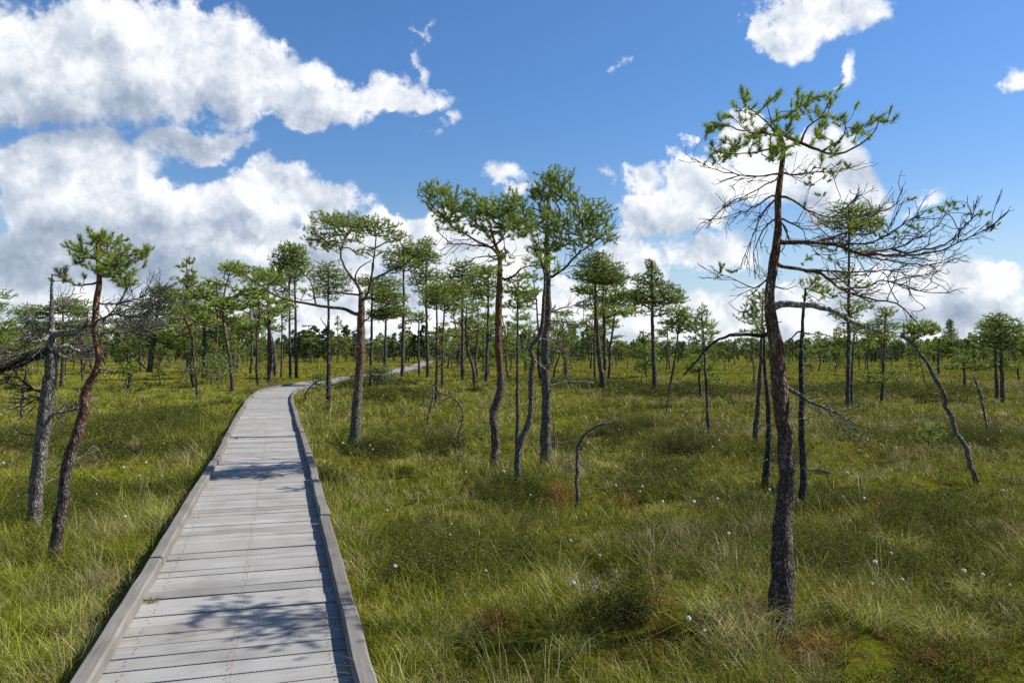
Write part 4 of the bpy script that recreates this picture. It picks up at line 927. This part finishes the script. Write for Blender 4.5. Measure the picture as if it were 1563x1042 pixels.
# ------------------------------------------------------------------ pines scattered far off: prototypes, then copies
def proto(seed, kind):
    r = np.random.default_rng(seed)
    h = r.uniform(3.6, 4.6)
    n = 6
    x = np.cumsum(r.normal(0, .10, n)); y = np.cumsum(r.normal(0, .10, n)); x -= x[0]; y -= y[0]
    tk = np.column_stack([x, y, np.linspace(-.05, h, n)])
    rad = np.linspace(.075, .02, n)
    pads = []
    if kind == 'flat':
        for k in range(9):
            z = h * r.uniform(.62, 1.0); a = r.uniform(0, 6.28); ln = r.uniform(.2, .95) * (1.15 - .35 * abs(z / h - .8) / .2)
            i = np.interp(z, tk[:, 2], tk[:, 0]); j = np.interp(z, tk[:, 2], tk[:, 1])
            pads.append(((i + math.cos(a) * ln, j + math.sin(a) * ln, z + r.uniform(-.05, .12)), (r.uniform(.32, .5), r.uniform(.32, .5), r.uniform(.12, .2)), .9, 1.))
        pads.append(((tk[-1, 0], tk[-1, 1], h + .05), (.45, .45, .16), .9, 1.))
    elif kind == 'cone':
        for k in range(14):
            f = r.uniform(0, 1); z = h * (.42 + .58 * f); a = r.uniform(0, 6.28); ln = (1 - f) * r.uniform(.4, .95) + .08
            i = np.interp(z, tk[:, 2], tk[:, 0]); j = np.interp(z, tk[:, 2], tk[:, 1])
            pads.append(((i + math.cos(a) * ln, j + math.sin(a) * ln, z), (.18 + .28 * (1 - f), .18 + .28 * (1 - f), .16), .9, 1.))
    elif kind == 'bush':
        for k in range(9):
            z = h * r.uniform(.25, .95); a = r.uniform(0, 6.28); ln = r.uniform(.1, .7)
            pads.append(((math.cos(a) * ln, math.sin(a) * ln, z), (.42, .42, .3), .9, 1.))
    elif kind == 'birch':
        for k in range(9):
            f = k / 8; z = h * (.25 + .75 * f)
            pads.append(((r.normal(0, .1), r.normal(0, .1), z), (.16 + .5 * (1 - f) * min(1, f * 3 + .4), .16 + .5 * (1 - f) * min(1, f * 3 + .4), .3), .7, 1.))
    else:
        for k in range(4):
            z = h * r.uniform(.3, .95); a = r.uniform(0, 6.28); ln = r.uniform(.2, .6)
            pads.append(((math.cos(a) * ln, math.sin(a) * ln, z), (.3, .3, .2), .35, 0))
    nm = {'birch': 'birch', 'dead': 'dead_pine'}.get(kind, 'bog_pine')
    o = make_tree(nm, (0, 0, 0), tk, rad, [], pads, 55, orange=r.choice([.1, .3, .7]), seed=seed, leafcol='birch' if kind == 'birch' else 'pine', nsides=5, bark=(.23, .22, .2) if kind == 'birch' else None)
    return o, h, kind
PROTO = [proto(11, 'flat'), proto(12, 'flat'), proto(13, 'flat'), proto(19, 'flat'), proto(14, 'cone'), proto(15, 'cone'), proto(16, 'bush'), proto(17, 'birch'), proto(18, 'dead'), proto(20, 'bush')]

rnd = random.Random(21)
spots = []
tries = 0
while len(spots) < 276 and tries < 20000:
    tries += 1
    ang = rnd.uniform(-.665, .665); dd = 36 + 104 * rnd.random() ** 1.0
    x = dd * ang; px = 781.5 + ang * F
    dens = .55 if px < 330 else (1.0 if px < 930 else (.5 if px < 1400 else .62))
    if px > 930: dens *= .6 if dd < 60 else 1.1
    if px < 330 and dd < 60: dens *= .6
    if rnd.random() > dens: continue
    if path_dist(np.array([x]), np.array([dd]))[0] < 1.8: continue
    if px > 420 and px < 680 and dd < 92: continue          # keeps the far boardwalk in view
    if any((x - a) ** 2 + (dd - b) ** 2 < 4 for a, b in NAMED): continue
    if any((x - a) ** 2 + (dd - b) ** 2 < 2.2 for a, b, _ in spots): continue
    spots.append((x, dd, px))
used = set()
for (x, dd, px) in spots:
    wts = [2.5, 2.5, 2.5, 2.5, 2.5, 2.5, 4, .7, .8, 4]
    i = rnd.choices(range(len(PROTO)), wts)[0]
    src, h, kind = PROTO[i]
    z = float(gz(np.array([x]), np.array([dd]))[0])
    if i in used:
        o = src.copy(); COL.objects.link(o)
        for ch in src.children:
            c = ch.copy(); COL.objects.link(c); c.parent = o
    else:
        o = src; used.add(i)
    H = rnd.uniform(2.9, 6.4) if kind not in ('bush', 'birch', 'dead') else rnd.uniform(1.2, 3.2)
    if px > 930: H *= .68
    s = H / h
    o.location = (x, dd, z - .03); o.scale = (s * rnd.uniform(.9, 1.15), s * rnd.uniform(.9, 1.15), s); o.rotation_euler = (0, 0, rnd.uniform(0, 6.28))
    where, gr = (('on the left beyond the crooked pine', 'left') if px < 340 else (('behind the boardwalk bend', 'bend') if px < 660 else (('behind the central pines', 'centre') if px < 950 else ('across the right hand bog', 'right'))))
    what = {'birch': 'small pale birch', 'dead': 'small bare dead pine', 'bush': 'low bushy pine', 'cone': 'narrow pointed pine', 'flat': 'slender flat topped pine'}[kind]
    tag(o, f'{what} among the distant trees {where}', {'birch': 'birch', 'dead': 'dead tree'}.get(kind, 'pine'), f'{what}s far off {where}')
for i, (o, h, kind) in enumerate(PROTO):
    if i not in used:
        for c in list(o.children): bpy.data.objects.remove(c)
        bpy.data.objects.remove(o)

# far-off wood that reads as one mass
def far_wood():
    r = np.random.default_rng(5)
    mb = MB(); mt = MB()
    n1 = 3300
    ang = r.uniform(-.78, .78, n1); dd = np.concatenate([108 + 260 * r.random(1700) ** 1.5, 480 + 170 * r.random(n1 - 1700)])
    far = dd > 470
    x = ang * dd
    H = np.where(far, r.uniform(4, 7.5, n1) * (.75 + .6 * vnoise(ang * 9, ang * 0, 4)), r.uniform(1.3, 4.2, n1) * np.where(ang > .12, .8, 1.25))
    k = np.where(far, 1.0, 1.0)
    nt = 105
    f = r.random((n1, nt)); a = r.uniform(0, 6.283, (n1, nt))
    shp = r.random((n1, 1))
    lo = np.where(far, .05, .22)[:, None]
    zz = lo + (1 - lo) * f
    prof = np.where(shp > .5, np.clip(1.15 - f, .12, 1) * .27, np.sin(np.clip(f * .75 + .25, 0, 1) * np.pi) ** .6 * .24 + .03)
    prof = prof * np.where(far, 1.15, 1.0)[:, None]
    rr = prof * np.sqrt(r.random((n1, nt)))
    px_ = x[:, None] + np.cos(a) * rr * H[:, None]; py_ = dd[:, None] + np.sin(a) * rr * H[:, None]; pz_ = zz * H[:, None] - .1
    c = np.stack([px_, py_, pz_], -1).reshape(-1, 3)
    sz = np.repeat(H * .066, nt)[:, None] * r.uniform(.6, 1.3, (n1 * nt, 1))
    e1 = unit(r.normal(0, 1, c.shape)); e2 = unit(np.cross(e1, r.normal(0, 1, c.shape)))
    v = np.stack([c - e1 * sz, c + e2 * sz * .7, c + e1 * sz, c - e2 * sz * .7], 1).reshape(-1, 3)
    m = r.random((n1, 1, 1)) * .5 + r.random((n1, nt, 1)) * .5
    cc = np.array([.042, .062, .026]) * (1 - m) + np.array([.115, .140, .045]) * m
    mb.add(v, q=np.arange(len(v)).reshape(-1, 4), c=np.repeat(cc.reshape(-1, 3), 4, 0))
    for i in np.where(~far)[0]:
        p = np.array([[x[i], dd[i], -.2], [x[i] + .05, dd[i], H[i] * .5], [x[i], dd[i], H[i] * .85]])
        tube(mb, p, np.array([.09, .07, .03]), 3, (.10, .088, .078), cap=False)
    o = mb.build('far_wood', M_HEATH, smooth=False); tag(o, 'dark line of distant woodland along the horizon', 'woodland', kind='stuff')
far_wood()

# ------------------------------------------------------------------ grass, heather, moss
def in_view(n, d0, d1, power, r, half=.74):
    u = r.random(n)
    d = (d0 ** power + u * (d1 ** power - d0 ** power)) ** (1 / power)
    half = .98 if d1 < 12 else (.86 if d1 < 30 else half); n = int(n); a = r.uniform(-half, half, n)
    x = a * d
    x = np.where(d < 8, x + np.sign(a) * 0, x)
    pdist = path_dist(x, d)
    return x, d, pdist

def blades(mb, x, y, z, h, w, lean, col_lo, col_hi, r, curl=.5):
    """curved blades: a quad and a tip triangle each"""
    n = len(x)
    a = r.uniform(0, 6.283, n); fa = r.uniform(0, 6.283, n)
    dirv = np.stack([np.cos(a), np.sin(a), np.zeros(n)], -1)
    sv = np.stack([np.cos(fa), np.sin(fa), np.zeros(n)], -1) * (w * .5)[:, None]
    b = np.stack([x, y, z - .03], -1)
    up = np.array([0, 0, 1.])
    m1 = b + up * (h * .42)[:, None] + dirv * (h * lean * .28)[:, None]
    m2 = b + up * (h * .80)[:, None] + dirv * (h * lean * .75)[:, None]
    tp = b + up * (h * (1.02 - curl * lean * .35))[:, None] + dirv * (h * lean * 1.35)[:, None]
    v = np.stack([b - sv, b + sv, m1 - sv * .9, m1 + sv * .9, m2 - sv * .6, m2 + sv * .6, tp], 1).reshape(-1, 3)
    i = np.arange(n)[:, None] * 7
    q = np.concatenate([i + np.array([[0, 1, 3, 2]]), i + np.array([[2, 3, 5, 4]])])
    t = i + np.array([[4, 5, 6]])
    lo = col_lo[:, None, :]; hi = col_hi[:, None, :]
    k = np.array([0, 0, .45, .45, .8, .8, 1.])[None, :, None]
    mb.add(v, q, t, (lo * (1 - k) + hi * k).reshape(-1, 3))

def grass():
    r = np.random.default_rng(9)
    mb = MB()
    GREEN = np.array([0.276, 0.319, 0.013]); LIME = np.array([0.447, 0.467, 0.024]); OLIVE = np.array([0.252, 0.260, 0.022]); STRAW = np.array([.528, .440, .224]); BROWN = np.array([.14, .085, .040])
    # zone: number of tufts, blades per tuft, d range, blade width, tuft radius, height scale
    zones = [(21000, 30, 2.6, 9, 1.55, .0028, .050, .85), (31000, 17, 8.5, 20, 1.5, .0052, .075, .85), (40000, 9, 19, 45, 1.3, .012, .12, .95), (22000, 6, 44, 150, 1.1, .040, .30, 1.0)]
    for (nt, nb, d0, d1, pw, w, tr, hs) in zones:
        x, y, pd = in_view(nt, d0, d1, pw, r)
        k = pd > .745; x, y, pd = x[k], y[k], pd[k]
        dens = fbm(x * 1.1, y * 1.1, 41, 4) * .65 + .35 * fbm(x * .3, y * .3, 43, 2)
        wet = fbm(x * .16 + 5, y * .16, 51, 3)              # broad drift of colour
        keep = r.random(len(x)) < np.clip((dens - .40) * 5, .12 if d0 < 5 else .45, 1)
        x, y, pd, dens, wet = x[keep], y[keep], pd[keep], dens[keep], wet[keep]
        n = len(x)
        kind = r.random(n)
        th = hs * (.055 + .19 * r.random(n) ** 2.2 + .14 * np.clip(dens - .45, 0, .4)) * np.where(pd < 1.6, 1.15, 1)
        tall = r.random(n) < .10
        th = np.where(tall, th * 1.9, th)
        # tuft colour
        leftish = np.clip(.62 - (x / y) * .8 + (wet - .5) * 2.2 - (pd - 1.0) * .03, 0, 1)[:, None]
        c = OLIVE * (1 - leftish) + GREEN * leftish
        m = (r.random(n) ** 1.5)[:, None]
        c = c * (1 - m * .7) + LIME * m * .7 * (.55 + .45 * leftish)
        straw = (fbm(x * 1.3, y * 1.3, 71, 3) + r.normal(0, .07, n) > .63 - .05 * (1 - leftish[:, 0]))[:, None]
        X = np.repeat(x, nb); Y = np.repeat(y, nb)
        N_ = len(X)
        aa = r.uniform(0, 6.283, N_); rr = tr * np.sqrt(r.random(N_)) * np.repeat(r.uniform(.5, 1.5, n), nb)
        X = X + np.cos(aa) * rr; Y = Y + np.sin(aa) * rr
        Z = gz(X, Y)
        ok = path_dist(X, Y) > .735 if d0 < 40 else np.ones(N_, bool)
        h = np.repeat(th, nb) * r.uniform(.45, 1.25, N_)
        lean = np.clip(r.normal(.55, .28, N_), .05, 1.5)
        C = np.repeat(c, nb, 0)
        s2 = (np.repeat(straw[:, 0], nb) & (r.random(N_) < .75)) | (r.random(N_) < .10)
        C = np.where(s2[:, None], STRAW * r.uniform(.55, 1.1, (N_, 1)), C * r.uniform(.45, 1.35, (N_, 1)))
        br = r.random(N_) < .08
        C = np.where(br[:, None], BROWN * r.uniform(.6, 1.5, (N_, 1)), C)
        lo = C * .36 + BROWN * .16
        W_ = w * r.uniform(.6, 1.35, N_)
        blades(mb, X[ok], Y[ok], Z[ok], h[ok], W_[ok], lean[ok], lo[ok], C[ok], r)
    # big arching tussocks near the walker
    for (px, py, s, st) in ((1120, 985, 1.25, .75), (1090, 950, .9, .25), (700, 985, .7, .5), (650, 1010, .8, .45), (870, 1000, .7, .4), (940, 930, .7, .3), (1330, 960, .9, .5), (1440, 985, 1.0, .45), (1500, 920, .8, .4), (600, 960, .7, .3), (250, 800, .8, .1), (40, 900, .9, .1), (110, 960, .9, .15), (190, 850, .7, .1), (930, 720, .8, .4), (1010, 790, .8, .35), (620, 720, .9, .2), (560, 820, .8, .2), (1240, 850, .7, .35), (1380, 850, .9, .4), (840, 905, .6, .3), (760, 930, .6, .4)):
        d = solve_d(px, py); cx = (px - 781.5) / F * d
        n = int(420 * s)
        a = r.uniform(0, 6.283, n); rr = .13 * s * np.sqrt(r.random(n))
        X = cx + np.cos(a) * rr; Y = d + np.sin(a) * rr
        ok = path_dist(X, Y) > .8
        C = np.where((r.random(n) < st)[:, None], STRAW * r.uniform(.5, 1.15, (n, 1)), (GREEN * .5 + LIME * .5) * r.uniform(.6, 1.3, (n, 1)))
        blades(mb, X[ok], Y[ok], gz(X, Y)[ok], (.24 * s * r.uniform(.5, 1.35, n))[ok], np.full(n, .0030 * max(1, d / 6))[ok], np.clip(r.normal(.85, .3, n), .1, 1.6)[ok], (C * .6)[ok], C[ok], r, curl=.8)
    o = mb.build('grass', M_GRASS, smooth=True); tag(o, 'fresh green and straw coloured sedge grass covering the bog', 'grass', kind='stuff')

PATCH = ((680, 880, 90, 60), (790, 770, 60, 40), (680, 685, 40, 25), (570, 690, 60, 22), (200, 660, 150, 40), (90, 780, 110, 40), (1480, 675, 100, 25), (1050, 600, 130, 18), (900, 590, 100, 14), (600, 610, 60, 18), (1350, 600, 160, 16), (560, 590, 70, 10), (950, 968, 60, 16), (960, 660, 50, 20), (1050, 690, 80, 25), (1280, 870, 90, 40), (140, 700, 60, 30), (1180, 700, 60, 20), (860, 680, 40, 16), (1010, 720, 60, 26), (1420, 800, 70, 24), (1150, 800, 50, 24), (800, 860, 60, 26), (30, 680, 60, 30), (280, 640, 50, 16))  # heather clumps; the long far bands also imitate tree shadow on the bog
def heath():
    r = np.random.default_rng(19)
    mb = MB()
    for (nt, nb, d0, d1, pw, ls, hs) in ((24000, 66, 2.8, 11, 1.5, .013, .9), (13000, 36, 10.5, 26, 1.4, .021, 1.0), (6500, 16, 25, 90, 1.2, .055, 1.25)):
        x, y, pd = in_view(nt, d0, d1, pw, r)
        bx_, by_ = [], []
        for (bx, by, rx, ry) in PATCH:                      # thick heath clumps, some added as dark bands in place of tree shade
            dc = CAMZ * F / (by - HOR)
            if not d0 <= dc < d1: continue
            wx_ = rx * dc / F; n_ = int(min(1400, 520 * (wx_ * 2) ** 2 * (1 if dc < 10 else .35) * .8)); a_ = r.uniform(0, 6.283, n_); q_ = np.sqrt(r.random(n_)) * wx_ * (.7 + .5 * vnoise(a_ * 1.2, a_ * 0 + bx, 8))
            bx_.append((bx - 781.5) / F * dc + np.cos(a_) * q_); by_.append(dc + np.sin(a_) * q_)
        if bx_: x = np.concatenate([x] + bx_); y = np.concatenate([y] + by_); pd = path_dist(x, y)
        f = fbm(x * .55 + 3, y * .55, 61, 3)
        px = 781.5 + x / y * F; py = HOR + CAMZ * F / y
        extra = np.zeros(len(x))
        for (bx, by, rx, ry) in PATCH:
            extra = np.maximum(extra, np.exp(-((px - bx) / rx) ** 2 - ((py - by) / ry) ** 2))
        k = (pd > .85) & (r.random(len(x)) < np.clip((f - .50) * 7, .05, .85) + extra * .9)
        x, y, f, extra = x[k], y[k], f[k], extra[k]
        n = len(x)
        H = hs * r.uniform(.10, .26, n) * (.8 + .5 * extra)
        # sprigs: leaves set round a slightly leaning stem
        X = np.repeat(x, nb) ; Y = np.repeat(y, nb); Nn = len(X)
        st = r.integers(0, 5, Nn)
        ang = np.repeat(r.uniform(0, 6.283, n), nb) + st * 1.2566
        t = r.random(Nn) ** .7
        hh = np.repeat(H, nb) * (.7 + .12 * st)
        lean = .30 + .1 * st
        Z = gz(x, y).repeat(nb) + hh * t
        X = X + np.cos(ang) * hh * lean * t + r.normal(0, ls * .8, Nn); Y = Y + np.sin(ang) * hh * lean * t + r.normal(0, ls * .8, Nn)
        c = np.stack([X, Y, Z], -1)
        e1 = unit(r.normal(0, 1, c.shape) + np.array([0, 0, .8])) * (ls * r.uniform(.7, 1.5, (Nn, 1)))
        e2 = unit(np.cross(e1, r.normal(0, 1, c.shape))) * ls * .30
        v = np.stack([c - e2 * .3, c + e1 * .5 + e2, c + e1, c + e1 * .5 - e2], 1).reshape(-1, 3)
        tone = np.repeat(r.random((n, 1)), nb, 0)
        tone = tone ** 1.5
        C = np.array([.055, .070, .014]) * (1 - tone) + np.array([.19, .225, .022]) * tone
        br = np.repeat(r.random((n, 1)) < .2, nb, 0) & (r.random((Nn, 1)) < .6)
        C = np.where(br, np.array([.12, .088, .06]) * r.uniform(.7, 1.5, (Nn, 1)), C * r.uniform(.7, 1.3, (Nn, 1)))
        mb.add(v, q=np.arange(len(v)).reshape(-1, 4), c=np.repeat(C, 4, 0))
        # stems
        ns_ = n * 5
        sx = np.repeat(x, 5); sy = np.repeat(y, 5); sk = np.tile(np.arange(5), n)
        sa = np.repeat(ang[::nb] - st[::nb] * 1.2566, 5) + sk * 1.2566
        sh = np.repeat(H, 5) * (.7 + .12 * sk)
        b = np.stack([sx, sy, gz(sx, sy)], -1); tip = b + np.stack([np.cos(sa) * sh * (.3 + .1 * sk), np.sin(sa) * sh * (.3 + .1 * sk), sh], -1)
        sv = np.array([1, 0, 0]) * ls * .14
        v = np.stack([b - sv, b + sv, tip], 1).reshape(-1, 3)
        mb.add(v, t=np.arange(len(v)).reshape(-1, 3), c=(.10, .075, .055))
    o = mb.build('heather', M_HEATH, smooth=False); tag(o, 'dark low heather and crowberry clumps between the grass', 'heather', kind='stuff')

def moss():
    r = np.random.default_rng(29)
    mb = MB()
    for (px, py, rx, ry) in ((850, 765, 20, 16), (1020, 1000, 45, 26), (1185, 890, 40, 22), (1310, 690, 30, 8), (1345, 772, 26, 10), (1548, 800, 18, 22), (820, 915, 35, 12), (985, 960, 40, 12), (1390, 700, 20, 6), (1140, 960, 30, 16), (1100, 672, 16, 5), (960, 770, 30, 10), (745, 970, 30, 12), (1290, 940, 40, 14), (1440, 1020, 50, 14), (420, 583, 12, 4), (240, 925, 20, 8), (1240, 1010, 40, 14), (740, 575, 20, 4), (1335, 855, 30, 12)):
        n = (1300 if px == 850 else 450) if py > 700 else 240
        u = r.normal(0, .62, n); v_ = r.normal(0, .62, n)
        qx = px + u * rx; qy = py + v_ * ry
        d = CAMZ * F / np.maximum(qy - HOR, 20); x = (qx - 781.5) / F * d
        ok = path_dist(x, d) > .85; x, d = x[ok], d[ok]; n = len(x)
        C = np.array([.26, .115, .05]) * r.uniform(.45, 1.3, (n, 1)) + np.array([.06, .05, .0]) * r.random((n, 1))
        k = np.maximum(1, d / 6)
        blades(mb, x, d, gz(x, d), (.13 if px == 850 else .095) * r.uniform(.4, 1.5, n), .005 * k * r.uniform(.6, 1.4, n), np.clip(r.normal(.8, .3, n), .1, 1.5), C * .8, C, r)
    o = mb.build('red_moss', M_HEATH, smooth=True); tag(o, 'rust red sphagnum and sundew patches between the grass', 'moss', kind='stuff')
grass(); heath(); moss()

# ------------------------------------------------------------------ cotton grass: one plant each
def cotton():
    r = np.random.default_rng(39); rnd = random.Random(5)
    protos = []
    for k in range(4):
        root = empty('cotton_grass', (0, 0, 0))
        h = .30
        bend = r.uniform(.02, .07)
        mb = MB(); p = np.array([[0, 0, -.03], [bend * .3, 0, h * .5], [bend, 0, h]]); tube(mb, crom(p, .05), .0016, 4, (.13, .15, .05)); mb.build('stem', M_GRASS, root)
        mb = MB(); n = 170
        dr = unit(r.normal(0, 1, (n, 3)) + np.array([.25, 0, -.25])); c = np.array([bend, 0, h])
        ln = r.uniform(.008, .016, (n, 1)); wv = unit(np.cross(dr, r.normal(0, 1, (n, 3)))) * .0028
        v = np.stack([c - wv, c + wv, c + dr * ln + wv * .8 - np.array([0, 0, .006]), c + dr * ln - wv * .8 - np.array([0, 0, .006])], 1).reshape(-1, 3)
        mb.add(v, q=np.arange(len(v)).reshape(-1, 4), c=(.86, .86, .83)); mb.build('head', M_COTTON, root, smooth=False)
        protos.append(root)
    spots = [(593, 886), (683, 815), (735, 868), (912, 850), (1113, 822), (1345, 887), (1484, 890), (1497, 905), (1083, 972), (150, 748), (221, 702), (259, 722), (110, 693), (1360, 858), (1318, 900), (1096, 762), (1072, 780), (1330, 765), (960, 690), (935, 706), (1010, 775), (1225, 720), (1268, 712), (1292, 728), (865, 818), (870, 925), (918, 930), (585, 782), (692, 790), (1395, 900), (1552, 900), (1030, 985), (545, 655), (500, 670), (520, 690), (570, 695), (602, 678), (612, 606), (586, 605), (616, 587), (600, 675), (20, 755), (182, 795)]
    while len(spots) < 190:
        y = 560 + 200 * rnd.random() ** 1.6; x = rnd.uniform(-20, 1580)
        if rnd.random() < .4: x = rnd.gauss(1380, 130); y = rnd.uniform(585, 700)
        spots.append((x, y))
    used = set(); seen = []
    for (px, py) in spots:
        d = solve_d(px, py + 14) if py < 700 else solve_d(px, py + 34)
        x = (px - 781.5) / F * d
        if path_dist(np.array([x]), np.array([d]))[0] < .95: continue
        k = rnd.randrange(4); src = protos[k]
        if k in used:
            o = src.copy(); COL.objects.link(o)
            for ch in src.children:
                c = ch.copy(); COL.objects.link(c); c.parent = o
        else: o = src; used.add(k)
        s = rnd.uniform(.65, 1.2)
        o.location = (x, d, float(gz(np.array([x]), np.array([d]))[0])); o.scale = (s, s, s * rnd.uniform(.8, 1.1)); o.rotation_euler = (rnd.uniform(-.2, .2), rnd.uniform(-.2, .2), rnd.uniform(0, 6.28))
        tag(o, 'white fluffy cotton grass head on a thin stem among the bog grass', 'cotton grass', 'cotton grass heads dotted over the bog', 'thing')
cotton()

# dry tuft caught by the left kerb
def litter():
    p, t, n = cl_at(np.interp(5.35, CL[:, 1], CLs)); c = p - n * .56
    r = np.random.default_rng(3); o = empty('dry_grass_tuft', (c[0], c[1], DECK)); tag(o, 'small dry brown tuft growing from a board against the left kerb', 'tuft')
    mb = MB(); k = 70; x = c[0] + r.normal(0, .02, k); y = c[1] + r.normal(0, .02, k)
    C = np.array([.24, .15, .06]) * r.uniform(.6, 1.3, (k, 1))
    blades(mb, x, y, np.full(k, DECK + .02), r.uniform(.02, .06, k), np.full(k, .003), np.clip(r.normal(.9, .3, k), .2, 1.6), C * .7, C, r)
    mb.build('blade_tuft', M_GRASS, o, origin=o.location)
litter()
